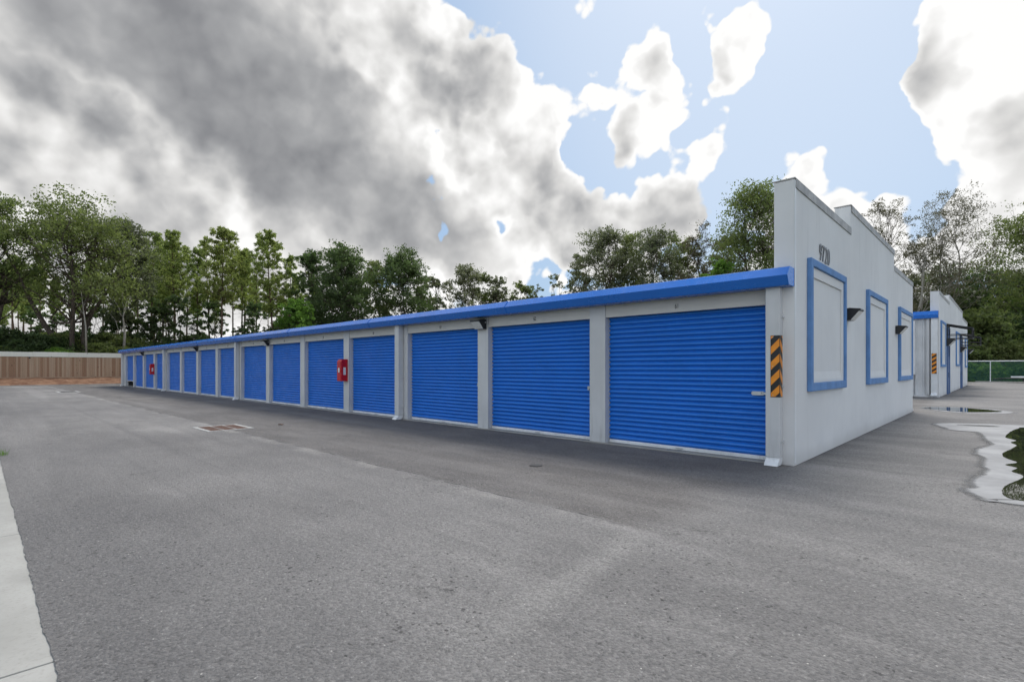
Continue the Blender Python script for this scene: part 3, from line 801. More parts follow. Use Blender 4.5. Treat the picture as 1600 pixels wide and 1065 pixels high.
false_window(b2, X2, 58.5, 61.4, 1.62, 4.15, 'farthest blank window beyond both canopies')
# front wall of vertical ribbed sheet
rw = MB(); x = X2 - .385; p = []
while x > -16:
    p += [(x, 35.62), (x - .20, 35.62), (x - .235, 35.58), (x - .30, 35.58), (x - .335, 35.62)]; x -= .335
p += [(x, 35.62), (x, 35.75), (X2 - .385, 35.75)]
rw.prism(p, 'z', .12, 4.22).build('ribbed_wall', M['pale_metal'], b2)
MB().box(x, X2 - .002, 35.50, 35.598, .0, .12).build('wall_base', M['pale_metal'], b2)
MB().box(x, X2 - .40, 60, 62.5, 0, 4.3).build('back_wall', M['header'], b2)
MB().add([(x, 35.4, 4.6), (X2 - .4, 35.4, 4.6), (X2 - .4, 49, 5.3), (x, 49, 5.3), (x, 62.9, 4.6), (X2 - .4, 62.9, 4.6)], [(0, 1, 2, 3), (3, 2, 5, 4)]).build('roof', M['pale_metal'], b2)
gp2 = [(35.56, 4.22), (35.27, 4.22), (35.22, 4.40), (35.31, 4.60), (35.56, 4.62)]
MB().prism(gp2, 'x', X2 - .02, x).build('eaves_gutter', M['blue_trim'], b2)
d2 = tag(MB().box(X2 - .33, X2 - .06, 35.36, 35.56, .25, 4.22).build('downspout', M['pale_metal'], None, bevel=.012), 'pale downspout with a striped sign, at the corner of the second building', 'downspout')
MB().prism([(35.36, .248), (35.56, .248), (35.5, .1), (35.15, .02), (35.1, .1)], 'x', X2 - .325, X2 - .065).build('elbow', M['pale_metal'], d2)
MB().box(X2 - .52, X2 - .40, 35.40, 35.575, .12, 4.2).build('corner_post', M['column'], b2)
# boxed duct on the wall, with its pleated skirt beneath
dk = root('duct_cover', 'pale boxed duct with a pleated skirt on the ribbed wall of the second building', 'duct', (-4.0, 35.4, 0))
MB().box(-.9, .42, -.45, .17, 1.20, 4.1).build('cover', M['pale_metal'], dk, bevel=.01)
pk = []; xx = .33
while xx > -.9: pk += [(xx, -.25), (xx - .06, -.25), (xx - .07, -.20), (xx - .10, -.20), (xx - .11, -.25)]; xx -= .11
pk += [(xx, .16), (.33, .16)]
MB().prism(pk, 'z', .06, 1.20).build('pleated_skirt', M['pale_metal'], dk)
# striped sign on the corner
s2 = root('hazard_sign', 'small orange and black striped sign on the corner of the second building', 'sign', (X2 - .30, 35.35, 1.26))
MB().box(0, .21, -.006, 0, 0, 1.08).build('plate', M['black'], s2)
st = MB()
for i in range(-1, 6):
    z = -.05 + i * .24; q = clip_band(z, z + .14, .12, .01, 1.07)
    if q: st.add([(.004 + u * .20, -.008, zz) for u, zz in q], [tuple(range(len(q)))])
st.build('stripes', M['orange'], s2)
# doors with canopies in the end wall
M['door_grey'] = painted('pale_door_paint', (.55, .57, .60), .5, .06)
M['blue_dull'] = painted('dull_blue_trim', (.10, .17, .34), .6, .1)
def side_door(y, lab):
    f = MB(); f.box(X2 + .001, X2 + .09, y - .12, y, 0, 4.0); f.box(X2 + .001, X2 + .09, y + 1.1, y + 1.22, 0, 4.0); f.box(X2 + .001, X2 + .09, y + .001, y + 1.099, 3.88, 4.0)
    fo = f.build('door_frame', M['blue_dull'], b2); fo['label'] = lab
    d = MB().box(X2 + .001, X2 + .03, y + .002, y + 1.098, .03, 2.25).build('door', M['door_grey'], fo)
    MB().box(X2 + .001, X2 + .035, y + .002, y + 1.098, 2.30, 3.87).build('transom', M['black'], fo)
    MB().box(X2 + .03, X2 + .10, y + .12, y + .32, 1.0, 1.3).build('lock', M['black'], d)
side_door(40.3, 'nearer blue framed door'); side_door(52.7, 'farther blue framed door')
def canopy(y, lab):
    r = root('door_canopy', lab, 'canopy', (X2, y, 0), 'black canopies on the second building')
    c = MB()
    for yy in (-.15, 1.35):
        c.tube([(.02, yy, 4.15), (1.15, yy, 3.86)], .035, 6); c.tube([(.02, yy, 3.55), (1.15, yy, 3.55)], .022, 6); c.tube([(.02, yy, 3.32), (1.15, yy, 3.32)], .022, 6)
        c.tube([(1.15, yy, 3.86), (1.15, yy, 3.30)], .03, 6); c.tube([(.02, yy, 3.2), (.02, yy, 4.15)], .04, 6)
    for xx_, zz in ((1.15, 3.86), (1.15, 3.32), (.02, 4.15)): c.tube([(xx_, -.15, zz), (xx_, 1.35, zz)], .03, 6)
    c.build('frame', M['black'], r)
    MB().add([(.0, -.17, 4.19), (1.18, -.17, 3.90), (1.18, 1.37, 3.90), (0, 1.37, 4.19), (.0, -.17, 4.21), (1.18, -.17, 3.92), (1.18, 1.37, 3.92), (0, 1.37, 4.21)],
             [(3, 2, 1, 0), (4, 5, 6, 7), (0, 1, 5, 4), (1, 2, 6, 5), (2, 3, 7, 6), (3, 0, 4, 7)]).build('cover_sheet', M['black'], r)
canopy(40.3, 'nearer black framed door canopy on the second building'); canopy(52.7, 'farther black framed door canopy on the second building')
wall_light((X2 + .003, 39.2, 3.05), math.radians(90), 'nearest wedge lamp on the second building, beside its first window', 'wedge lamps on the second building', 1.7)
wall_light((X2 + .003, 51.2, 2.95), math.radians(90), 'middle wedge lamp on the second building, between the two doors', 'wedge lamps on the second building', 1.7)
wall_light((X2 + .003, 61.9, 3.05), math.radians(90), 'farthest wedge lamp, at the far edge of the second building', 'wedge lamps on the second building', 1.7)

# ------------------------------------------------------------------ wooden fence
wf = root('wooden_fence', 'weathered brown board fence with a pale board along its top, standing on an earth bank', 'fence', (-64.2, 5, .6))
bo = MB(); rnd = random.Random(21); y = -16.0
while y < 20:
    wd = rnd.uniform(.135, .15); zt = 1.98 + rnd.uniform(-.01, .01)
    dx = rnd.uniform(-.008, .008); bo.box(-.02 + dx, .0 + dx, y, y + wd, 0 + rnd.uniform(-.02, .03), zt); y += wd + rnd.uniform(.003, .012)
bo.build('boards', M['boards'], wf)
tb = MB(); y = -16.0
while y < 20: L_ = 2.44; tb.box(-.06, .03, y, y + L_ - .01, 2.0, 2.44 + rnd.uniform(-.012, .012)); y += L_
tb.build('top_board', M['pale_board'], wf)
MB().box(-.03, .035, -16, 20, -.12, .13).build('foot_board', M['boards'], wf)
po = None; y = -15.9
while y < 20:
    MB().box(-.16, -.065, y, y + .09, -.5, 2.35).build('post', M['boards'], wf); y += 2.44
MB().tube([(.03, -1.6, 1.9), (.10, -1.6, 1.9)], .07, 8).build('fence_lamp', M['black'], wf)

# ------------------------------------------------------------------ chain link fence
cf = root('chain_link_fence', 'chain link fence with pale rails and a green mesh, at the end of the driveway', 'fence', (-2.5, 79.3, 0))
m, t, b, co = material('green_windscreen_mesh', .8); M['mesh'] = m
t.put(b.inputs['Base Color'], (.05, .15, .12)); 
x_, y_, z_ = t.sep(co)[:3]
u = t.math('FRACT', t.math('MULTIPLY', t.math('ADD', x_, z_), 9)); v = t.math('FRACT', t.math('MULTIPLY', t.math('SUBTRACT', x_, z_), 9))
al = t.math('MAXIMUM', t.math('LESS_THAN', u, .16), t.math('LESS_THAN', v, .16))
t.put(b.inputs['Alpha'], t.math('MAXIMUM', al, .06))
MB().add([(-8, 0, .08), (16, 0, .08), (16, 0, 2.3), (-8, 0, 2.3)], [(0, 1, 2, 3)]).build('wire_mesh', M['mesh'], cf)
MB().tube([(-8, 0, 2.35), (16, 0, 2.35)], .055, 8).build('top_rail', M['pale_metal'], cf)
for xx_ in (-7.5, -4.0, 1.15, 5.2, 9.2, 13.2): MB().tube([(xx_, .02, 0), (xx_, .02, 2.42)], .05, 8).build('post', M['pale_metal'], cf)
# low trailer bed parked before the fence, at the right edge
tr_ = root('flatbed_trailer', 'low dark flatbed trailer parked in front of the chain link fence', 'trailer', (.9, 76.5, 0))
MB().box(-1.0, 4.2, -.9, .9, .42, .52).build('deck', M['iron'], tr_, bevel=.01)
MB().box(-.6, 1.6, -1.0, -.92, .56, .72).build('side_rail', M['pale_metal'], tr_)
MB().box(1.7, 4.2, -.85, .85, .53, 1.15).build('load_box', M['black'], tr_, bevel=.03)
for xx_ in (.6, 1.5):
    for yy_ in (-.95, .85):
        q = MB().tube([(xx_, yy_, .30), (xx_, yy_ + .14, .30)], .29, 18).build('wheel', M['black'], tr_)
MB().tube([(-1.0, 0, .45), (-2.0, 0, .38)], .05, 6).build('tow_bar', M['iron'], tr_)
# ------------------------------------------------------------------ trees
def leaf_mesh(name, cen, size, mat, parent, rng, flat=.35, elong=1.9, droop=0.):
    """one small folded leaf spray (a bent quad) at every centre"""
    n = len(cen); size = np.asarray(size) * np.ones(n)
    nrm = rng.normal(size=(n, 3)); nrm[:, 2] = nrm[:, 2] * .8 + flat; nrm /= np.linalg.norm(nrm, axis=1)[:, None]
    t_ = rng.normal(size=(n, 3)); t_[:, 2] -= droop; a = np.cross(nrm, t_); a /= np.linalg.norm(a, axis=1)[:, None]
    b_ = np.cross(nrm, a)
    L_ = (size * rng.uniform(.7, 1.3, n))[:, None]; W_ = L_ / elong
    v = np.empty((n, 4, 3))
    v[:, 0] = cen - a * L_ * .5; v[:, 1] = cen + b_ * W_ * .5 + nrm * W_ * .12 + a * L_ * .08; v[:, 2] = cen + a * L_ * .5; v[:, 3] = cen - b_ * W_ * .5 + nrm * W_ * .12 - a * L_ * .05
    me = bpy.data.meshes.new(name); me.vertices.add(n * 4); me.vertices.foreach_set('co', v.reshape(-1).astype(np.float32))
    me.loops.add(n * 4); me.loops.foreach_set('vertex_index', np.arange(n * 4, dtype=np.int32))
    me.polygons.add(n); me.polygons.foreach_set('loop_start', np.arange(n, dtype=np.int32) * 4)
    me.update(calc_edges=True); me.materials.append(mat)
    o = bpy.data.objects.new(name, me); COL.objects.link(o)
    if parent is not None: o.parent = parent
    return o

def limb(mb, a, b_, r0, r1, rng, bend=.12, n=5, sides=5, sag=.0):
    a = np.array(a, float); b_ = np.array(b_, float); d = b_ - a; L_ = np.linalg.norm(d)
    off = rng.normal(size=3) * L_ * bend; off2 = rng.normal(size=3) * L_ * bend * .5
    pts = []
    for i in range(n + 1):
        u = i / n; p = a + d * u + off * math.sin(math.pi * u) + off2 * math.sin(2 * math.pi * u); p[2] += sag * L_ * math.sin(math.pi * u); pts.append(p)
    mb.tube(pts, [r0 + (r1 - r0) * (i / n) ** .8 for i in range(n + 1)], sides); return pts

def broadleaf(name, label, x, y, H, R, seed, leaf='leaf_oak', bark_='bark', base=.30, clumps=60, per=90, lsize=.30, spread=.62, squash=.62, stems=1, lean=(0, 0), shape='dome',
              tr=.24, group=None, cat='tree', z0=0., bare=0., extra=()):
    rng = np.random.default_rng(seed)
    r = root(name, label, cat, (x, y, z0), group)
    tk = MB(); cen = []; sz = []
    tops = []
    for s_ in range(stems):
        a = rng.uniform(0, 6.28); k = 0 if stems == 1 else R * .28
        top = np.array([lean[0] * H + math.cos(a) * k, lean[1] * H + math.sin(a) * k, H * (.72 if stems == 1 else rng.uniform(.60, .75))])
        st_ = np.array([math.cos(a) * tr * 1.2, math.sin(a) * tr * 1.2, -.4]) if stems > 1 else np.array([0, 0, -.4])
        pts = limb(tk, st_, top, tr * (1 if stems == 1 else .7), tr * .28, rng, .05, 9, 8); tops.append(pts)
    for c in range(clumps):
        u = rng.uniform(0, 1) ** .8
        if shape == 'dome': prof_ = math.sqrt(max(0, 1 - (u * 1.02 - .30) ** 2 / .55)) if u > .3 else .72 + .28 * (u / .3)
        elif shape == 'oval': prof_ = math.sin(math.pi * (u * .85 + .12)) ** .6
        else: prof_ = 1 - .65 * u
        ang = rng.uniform(0, 6.28); rr = R * prof_ * (rng.uniform(0, 1) ** .5) * rng.uniform(.75, 1.12)
        zc = H * (base + (1 - base) * u) - R * .08
        p = np.array([math.cos(ang) * rr + lean[0] * zc, math.sin(ang) * rr + lean[1] * zc, zc])
        pts = tops[rng.integers(len(tops))]
        # leave the trunk lower than the clump
        want = max(H * base * .75, zc - (rr * rng.uniform(.5, .9) + H * .04)); k = min(range(len(pts)), key=lambda i: abs(pts[i][2] - want))
        st_ = pts[k]; rb = tr * (.34 * (1 - .6 * u)) * rng.uniform(.6, 1)
        lp = limb(tk, st_, p, rb, .018, rng, .10, 5, 5, .05)
        if rng.uniform() < bare:
            for q in range(5):
                e = p + rng.normal(size=3) * R * .16 + np.array([0, 0, R * .06]); limb(tk, lp[3 + q % 2], e, .022, .006, rng, .10, 3, 3)
            nn = int(per * .12)
        else: nn = int((per * 1.3 + 55) * rng.uniform(.6, 1.35))
        cs = R * rng.uniform(.13, .25) * spread / .62
        # twig ends within the clump
        m_ = max(3, nn // 14)
        tw_ = np.clip(rng.normal(size=(m_, 3)), -1.5, 1.5) * np.array([cs, cs, cs * squash])
        for q in range(min(m_, 4)): limb(tk, lp[4], p + tw_[q], .020, .006, rng, .08, 2, 3)
        idx = rng.integers(m_, size=nn)
        cen.append(p + tw_[idx] + np.clip(rng.normal(size=(nn, 3)), -1.7, 1.7) * cs * .30 * np.array([1, 1, .7]))
    for pts_, r0_ in extra: tk.tube(pts_, [r0_ * (1 - .8 * i / (len(pts_) - 1)) for i in range(len(pts_))], 8)
    cen = np.concatenate(cen)
    tk.build('trunk', M[bark_], r, smooth=True)
    leaf_mesh('crown', cen, lsize, M[leaf], r, rng)
    return r

def pine(name, label, x, y, H, R, seed, base=.52, tufts=150, group=None, lean=0.0, leaf='leaf_pine', blade=.42, per=34, z0=0., tr=.17):
    rng = np.random.default_rng(seed)
    r = root(name, label, 'tree', (x, y, z0), group); tk = MB()
    dx, dy = rng.normal(size=2) * .012 * H + lean
    tp = [np.array([dx * (i / 10) ** 1.5 + rng.normal() * .05, dy * (i / 10) ** 1.5 + rng.normal() * .05, -.4 + (H + .2) * i / 10]) for i in range(11)]
    tk.tube(tp, [tr * (1 - .82 * i / 10) for i in range(11)], 8)
    cen = []
    for i in range(tufts):
        u = rng.uniform(0, 1) ** .9; z = H * (base + (1 - base) * u)
        prof_ = (1 - u) ** .45 * (.50 + .50 * min(1, u / .25)) + .04
        ang = rng.uniform(0, 6.28); rr = R * prof_ * rng.uniform(.25, 1.05)
        k = min(9.99, max(0, (z - .15 * rr + .4) / (H + .2) * 10)); a_ = tp[int(k)] + (tp[int(k) + 1] - tp[int(k)]) * (k - int(k))
        p = np.array([a_[0] + math.cos(ang) * rr, a_[1] + math.sin(ang) * rr, z + rr * .12])
        limb(tk, a_, p, .035 * (1.2 - u), .012, rng, .06, 3, 4, -.04)
        ts = rng.uniform(.22, .38)
        d = rng.normal(size=(per, 3)); d[:, 2] += .35; d /= np.linalg.norm(d, axis=1)[:, None]
        cen.append(p + d * ts * rng.uniform(.2, 1.0, (per, 1)))
        if rng.uniform() < .6:
            q = p * .5 + a_ * .5; cen.append(q + rng.normal(size=(per // 2, 3)) * ts * .55)
    # stubs of dead branches on the bare stem
    for i in range(14):
        z = H * rng.uniform(.25, base + .05); k = min(9, int((z + .4) / (H + .2) * 10)); a_ = np.array([tp[k][0], tp[k][1], z]); ang = rng.uniform(0, 6.28); L_ = rng.uniform(.4, 1.5)
        limb(tk, a_, a_ + np.array([math.cos(ang) * L_, math.sin(ang) * L_, rng.uniform(-.2, .3)]), .025, .006, rng, .08, 2, 3)
    tk.build('trunk', M['bark_pine'], r, smooth=True)
    leaf_mesh('crown', np.concatenate(cen), blade, M[leaf], r, rng, .2, 3.6)
    return r

def at_top(px, D, py):            # height of something seen at row py and depth D
    return EYE + (HOR - py) / FPX * D
def TB(name, label, px, D, py, wpx, seed, **k):
    x, y = spot(px, D); k['clumps'] = int(k.get('clumps', 60) * 1.25)
    return broadleaf(name, label, x, y, at_top(px, D, py), wpx / FPX * D * .60, seed, **k)
def TP(label, px, D, py, wpx, seed, **k):
    x, y = spot(px, D); return pine('pine_tree', label, x, y, at_top(px, D, py), wpx / FPX * D * .66, seed, **k)

M['leaf_pale'] = leafmat('pale_pine_needles', (.16, .20, .07), (.27, .33, .11), (.40, .45, .17), .5)
# --- beyond the wooden fence
TB('oak_tree', 'big spreading oak with dark forking limbs beyond the wooden fence', 118, 56, 316, 160, 11, clumps=78, per=95, base=.46, tr=.42, stems=2, lsize=.30, spread=.6, extra=[([(0, 0, -.3), (-.5, -.9, 3.2), (-1.3, -2.4, 6.2), (-1.9, -3.6, 9.0), (-2.3, -4.6, 12.0), (-2.4, -5.6, 14.2)], .34), ([(.1, 0, -.3), (.2, .3, 4), (.3, 1.3, 7.5), (.4, 2.9, 10.5), (.2, 4.2, 13)], .30)])
TB('oak_tree', 'oak cut by the left edge of the photo, behind the wooden fence', -12, 54, 308, 110, 12, clumps=56, per=90, base=.5, tr=.34)
TB('oak_tree', 'tall narrow broadleaf tree where the wooden fence meets the blue eaves', 196, 62, 344, 70, 13, clumps=60, per=90, base=.40, shape='oval', tr=.22, leaf='leaf_grey')
TP('tall pine just right of the spreading oak, above the far end of the blue eaves', 236, 72, 364, 62, 21, tufts=150)
TP('pale green pine with a pointed crown, second pine from the spreading oak', 274, 70, 362, 56, 22, tufts=140)
TP('slim short pine standing in the gap between two taller pines', 308, 78, 388, 40, 23, tufts=100)
TP('tallest round-headed pine near the middle of the pine stand', 346, 68, 358, 74, 24, tufts=230, base=.50)
TP('thin pine leaning close to the right side of the tallest pine', 378, 74, 392, 46, 25, tufts=110)
TP('lone pointed pine with dark tufts at its tip, at the right end of the pines', 427, 70, 362, 66, 26, tufts=200, base=.45)
TP('shorter pine with a full crown, just right of the lone pointed pine', 452, 76, 402, 50, 27, tufts=130, base=.42)
TB('broadleaf_tree', 'dark green tree between the pointed pine and the broad dark tree', 488, 72, 392, 56, 31, clumps=65, per=85, leaf='leaf_dark', base=.25)
TB('broadleaf_tree', 'broad dense dark tree with pale lower limbs behind the blue eaves', 532, 70, 386, 92, 32, clumps=130, per=95, leaf='leaf_dark', base=.2, tr=.3)
TB('broadleaf_tree', 'round-topped dark tree, rightmost of the tall dense trees behind the eaves', 630, 74, 390, 84, 33, clumps=105, per=80, leaf='leaf_dark', base=.18, shape='oval')
TB('broadleaf_tree', 'lower leafy tree filling the gap left of the round-topped tree', 586, 78, 408, 46, 34, clumps=45, per=75, leaf='leaf_oak', base=.2)
TB('broadleaf_tree', 'thin airy tree right of the round-topped tree', 682, 80, 428, 44, 35, clumps=40, per=55, leaf='leaf_grey', base=.15)
TB('broadleaf_tree', 'airy multi-stemmed tree with the highest top between the round tree and the small pair', 728, 80, 414, 62, 36, clumps=62, per=60, leaf='leaf_grey', base=.15, stems=3)
TB('broadleaf_tree', 'low dark tree just right of the airy multi-stemmed tree', 776, 84, 432, 48, 37, clumps=50, per=65, leaf='leaf_grey', base=.12, stems=2)
TB('broadleaf_tree', 'lowest rounded tree at the dip of the tree line', 814, 86, 441, 38, 38, clumps=40, per=65, leaf='leaf_oak', base=.1)
TB('broadleaf_tree', 'small twin-topped tree standing alone in the dip of the tree line', 868, 86, 427, 36, 39, clumps=30, per=55, leaf='leaf_grey', base=.2, stems=2)
TB('oak_tree', 'tall ragged tree rising left of the broad grey-green group behind the eaves', 945, 78, 357, 96, 41, clumps=95, per=70, leaf='leaf_grey', base=.25, stems=2, spread=.55)
TB('oak_tree', 'grey-green tree in the middle of the group behind the nearest door', 1025, 76, 360, 84, 42, clumps=90, per=70, leaf='leaf_grey', base=.22, stems=2)
TB('oak_tree', 'half bare twiggy tree left of the tall tree by the parapet', 1090, 74, 352, 66, 43, clumps=60, per=50, leaf='leaf_dry', base=.2, stems=3, bare=.55, bark_='bark')
TB('oak_tree', 'tall open-crowned tree rising against the left edge of the stepped parapet', 1178, 70, 292, 118, 44, clumps=130, per=70, leaf='leaf_oak', base=.25, tr=.34, stems=2)
TB('oak_tree', 'tree partly hidden by the parapet, filling behind the open-crowned tree', 1235, 76, 330, 70, 45, clumps=50, per=70, leaf='leaf_grey', base=.25)
TB('young_tree', 'small bright green tree just above the blue eaves, left of the parapet tree', 1122, 66, 404, 46, 46, clumps=40, per=80, leaf='leaf_fresh', base=.2)
TB('young_tree', 'bright green bushy tree just above the eaves, below the lone pointed pine', 466, 62, 472, 56, 47, clumps=60, per=95, leaf='leaf_fresh', base=.08)
TB('broadleaf_tree', 'medium tree between the ragged tree and the twin-topped tree', 905, 82, 398, 34, 48, clumps=35, per=60, leaf='leaf_grey', base=.2)
TB('broadleaf_tree', 'thin low tree between the round-topped tree and the airy thin tree', 658, 82, 432, 40, 71, clumps=40, per=60, leaf='leaf_oak', base=.15)
TB('broadleaf_tree', 'low airy tree between the multi-stemmed tree and the low dark tree', 753, 84, 430, 40, 72, clumps=40, per=60, leaf='leaf_oak', base=.12)
TB('broadleaf_tree', 'low tree just left of the small twin-topped tree', 838, 88, 447, 40, 73, clumps=36, per=60, leaf='leaf_grey', base=.1)
TB('oak_tree', 'olive tree filling between the ragged tree and the grey-green tree', 985, 80, 366, 70, 74, clumps=62, per=70, leaf='leaf_oak', base=.2, stems=2)
TB('oak_tree', 'olive tree between the grey-green tree and the half bare twiggy tree', 1060, 80, 366, 64, 75, clumps=56, per=70, leaf='leaf_oak', base=.2)
TB('oak_tree', 'tree with a low crown between the twiggy tree and the parapet tree', 1135, 78, 372, 60, 76, clumps=50, per=65, leaf='leaf_grey', base=.2)
for i, (px_, D_, py_, w_, lab) in enumerate((
        (216, 80, 372, 50, 'pale pine half hidden behind the tree where the fence meets the eaves'),
        (255, 82, 384, 44, 'pale pine in the gap left of the second tall pine'),
        (292, 84, 392, 44, 'pale distant pine right of the second tall pine'),
        (327, 80, 378, 48, 'pale pine touching the left side of the tallest pine'),
        (364, 84, 384, 46, 'pale pine behind the right shoulder of the tallest pine'),
        (402, 82, 396, 48, 'pale low pine left of the lone pointed pine'),
        (20, 78, 400, 60, 'pale pine glimpsed below the oak at the left edge'),
        (160, 82, 392, 60, 'pale pine glimpsed through the right half of the spreading oak'))):
    TP(lab, px_, D_, py_, w_, 500 + i, tufts=70, leaf='leaf_pale', base=.5)
lab_u = 'dark spindly young tree growing under the pines'; pr_ = []
for k in range(2):
    x, y = spot(208 + 46 * k, 64); pr_.append(broadleaf('young_tree', lab_u, x, y, 9.0, 1.7, 520 + k, leaf='leaf_dark', base=.3, clumps=30, per=30, lsize=.26, stems=2, tr=.09, group='spindly young trees under the pines', shape='oval'))
rnd = random.Random(5)
for i in range(13):
    px_ = 60 + i * 31 + rnd.uniform(-8, 8); x, y = spot(px_, rnd.uniform(62, 74)); dup(pr_[i % 2], (x, y, 0), lab_u, 'spindly young trees under the pines', rnd.uniform(0, 6.28), rnd.uniform(.8, 1.25))
# --- right hand side, beyond the second building
TB('slender_tree', 'slender sparse tree with a small round crown above the stepped wall', 1386, 78, 312, 80, 51, clumps=46, per=30, leaf='leaf_dry', base=.55, lsize=.22, spread=.5, tr=.20)
TB('slender_tree', 'tall thin-leaved tree with pale stems over the second building', 1490, 76, 300, 112, 52, clumps=80, per=40, leaf='leaf_dry', base=.38, lsize=.21, spread=.5, stems=3, tr=.24, bark_='bark_pale')
TB('slender_tree', 'reddish sparse tree with a curving pale stem between the two buildings', 1440, 74, 362, 70, 53, clumps=44, per=32, leaf='leaf_dry', base=.4, lsize=.22, spread=.5, lean=(.0, .0), bark_='bark_pale', tr=.22)
TB('oak_tree', 'leafy tree cut by the right edge of the photo, high over the fence', 1622, 72, 322, 120, 54, clumps=80, per=80, leaf='leaf_oak', base=.42, tr=.3)
for i, (px, D, py, wpx, lf, lab) in enumerate([
        (1415, 82, 430, 70, 'leaf_grey', 'low dark tree right behind the far corner of the stepped wall'),
        (1470, 86, 415, 80, 'leaf_dark', 'dark tree directly behind the second building'),
        (1530, 84, 420, 90, 'leaf_dark', 'dense dark tree right of the second building'),
        (1590, 86, 425, 90, 'leaf_grey', 'dense tree below the leafy tree at the right edge'),
        (1640, 82, 410, 80, 'leaf_dark', 'dark tree mostly beyond the right edge of the photo')]):
    TB('broadleaf_tree', lab, px, D, py, wpx, 60 + i, clumps=100, per=85, leaf=lf, base=.1, spread=.66)
TB('young_tree', 'bright yellow-green tree at the right edge above the chain link fence', 1592, 79, 462, 60, 70, clumps=70, per=90, leaf='leaf_fresh', base=.3)
# leaning dead trees
def dead_tree(label, pts, r0, seed, twigs=5):
    rng = np.random.default_rng(seed); P0 = Vector(pts[0]); o = MB()
    loc = [Vector(p) - P0 for p in pts]; o.tube(loc, [r0 * (1 - .8 * i / (len(loc) - 1)) for i in range(len(loc))], 7)
    for k in range(twigs):
        i = rng.integers(1, len(loc) - 1); e = loc[i] + (loc[i + 1] - loc[i]) * .9 + Vector(rng.normal(size=3) * .9) + Vector((0, 0, .5)); limb(o, loc[i], e, r0 * .35, .02, rng, .08, 3, 4)
    q = o.build('dead_tree', M['bark_pale'], None, smooth=True); q.location = P0; return tag(q, label, 'tree')
def at(px, py, D): v = ray(px, py) * D; return (v.x, v.y, EYE + v.z)
dead_tree('straight bleached dead trunk leaning left above the chain link fence', [at(1592, 560, 80), at(1577, 522, 80), at(1563, 495, 79.5), at(1548, 462, 79), at(1528, 434, 78.5)], .26, 1, 4)
dead_tree('long arching dead limb leaning down to the left over the second building', [at(1574, 520, 78.8), at(1552, 494, 78.3), at(1528, 474, 77.8), at(1500, 462, 77), at(1470, 453, 76.5)], .17, 2, 7)
dead_tree('curved pale trunk rising beside the far corner of the stepped wall', [at(1428, 560, 73), at(1432, 500, 73), at(1440, 465, 73), at(1443, 420, 73), at(1450, 380, 73.5)], .22, 3, 4)
dead_tree('pale bare forked stem in front of the spreading oak', [at(135, 552, 54), at(134, 510, 54), at(130, 480, 54), at(127, 455, 54)], .10, 4, 3)
dead_tree('pale crooked sapling trunk right of the spreading oak', [at(193, 560, 58), at(195, 520, 58), at(192, 495, 58), at(199, 465, 58)], .16, 5, 4)

# --- slim background pine stems and their crowns, all alike
grp = 'slim pines deep in the wood beyond the fence'
protos = []
rnd = random.Random(77)
lab_bg = 'slim bare-stemmed pine deep in the wood, behind the nearer trees'
for k in range(3):
    protos.append(pine('pine_tree', lab_bg, *spot(20 + k * 9, 84 + 3 * k), 17.5 + k, 1.5, 200 + k, base=.62, tufts=70, group=grp, tr=.13, per=20, blade=.5))
for i in range(34):
    px = rnd.uniform(-10, 500); D = rnd.uniform(80, 100); s = rnd.uniform(.85, 1.12)
    x, y = spot(px, D); dup(protos[i % 3], (x, y, 0), lab_bg, grp, rnd.uniform(0, 6.28), s)

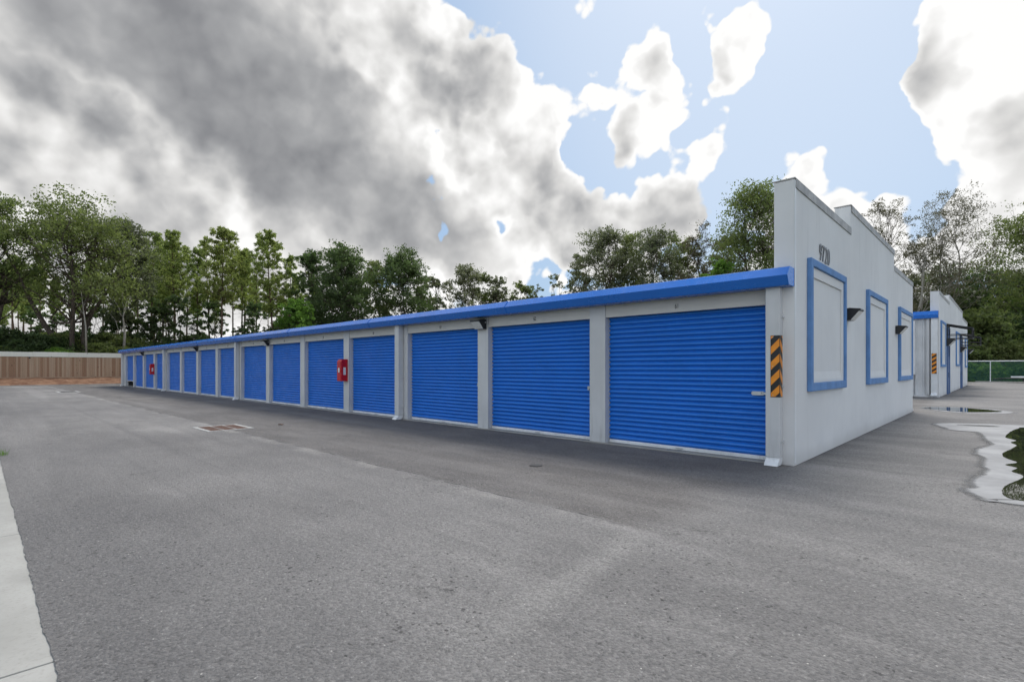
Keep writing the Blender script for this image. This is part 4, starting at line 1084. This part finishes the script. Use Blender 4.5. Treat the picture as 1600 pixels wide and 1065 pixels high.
# --- understorey shrubs
grp = 'dark shrubs of the understorey along the wood edge'
lab_s = 'dark leafy shrub of the understorey at the foot of the trees'
sp = []
for k in range(3):
    x, y = spot(-30 + k * 34, 53); sp.append(broadleaf('shrub', lab_s, x, y, 3.6 + .5 * k, 2.6, 300 + k, leaf=('leaf_dark', 'leaf_oak', 'leaf_dark')[k], base=.05, clumps=60, per=90, lsize=.24, stems=3, tr=.10, group=grp, cat='shrub'))
def shrub(px, D, s, k=None):
    x, y = spot(px, D); k = rnd.randrange(3) if k is None else k
    return dup(sp[k], (x, y, 0), lab_s, grp, rnd.uniform(0, 6.28), (s * rnd.uniform(.9, 1.2), s * rnd.uniform(.9, 1.2), s))
px = -40
while px < 480:
    D = 70 / (.693 - .721 * (px - 800) / 805) + 1.5
    shrub(px, D + rnd.uniform(0, 3), rnd.uniform(.85, 1.35)); shrub(px + 10, D + rnd.uniform(6, 12), rnd.uniform(.9, 1.35)); px += rnd.uniform(17, 25)
px = 480
while px < 900:
    shrub(px, 78 + (px - 480) * .02, rnd.uniform(1.6, 2.4)); px += rnd.uniform(24, 34)
px = 1400
while px < 1660:
    shrub(px, rnd.uniform(64.5, 66.5) + 0, rnd.uniform(.9, 1.25), 1); shrub(px + 9, rnd.uniform(69, 74), rnd.uniform(1.5, 2.3)); shrub(px + 5, rnd.uniform(80, 84), rnd.uniform(2.2, 2.9)); px += rnd.uniform(17, 24)
# bright low shrubs over the fence
for i, (px_, D_, s_, lab) in enumerate(((90, 51.5, .95, 'bright green low shrub topping the wooden fence, below the spreading oak'), (4, 51, .9, 'bright green shrub over the wooden fence at the left edge'), (236, 60, 1.0, 'yellow-green shrub peeping over the far end of the blue eaves'))):
    x, y = spot(px_, D_); broadleaf('shrub', lab, x, y, 3.35 * s_ + .1, 2.2, 400 + i, leaf='leaf_fresh', base=.45, clumps=32, per=60, lsize=.26, stems=3, tr=.07, cat='shrub')
for i, (px_, D_, lab) in enumerate(((1522, 61.5, 'bright green low shrub behind the chain link fence, next to the second building'), (1552, 62, 'bright green low shrub behind the middle post of the chain link fence'), (1588, 62.5, 'bright green low shrub behind the chain link fence at the right edge'))):
    x, y = spot(px_, D_); broadleaf('shrub', lab, x, y, 2.1, 1.7, 450 + i, leaf='leaf_fresh', base=.12, clumps=34, per=60, lsize=.22, stems=3, tr=.06, cat='shrub')
# grass tuft growing in the kerb joint
rng = np.random.default_rng(5); tf = MB()
for i in range(90):
    a, b_ = rng.normal() * .10, rng.normal() * .05; h_ = rng.uniform(.04, .13); dx_, dy_ = rng.normal(size=2) * .04
    tf.add([(a, b_, 0), (a + .006, b_ + .004, 0), (a + dx_, b_ + dy_, h_)], [(0, 1, 2)])
q = tf.build('grass_tuft', M['leaf_fresh']); q.location = (-12.9, .30, .01); tag(q, 'yellowish grass tuft growing between the pale kerb and the asphalt', 'grass tuft')
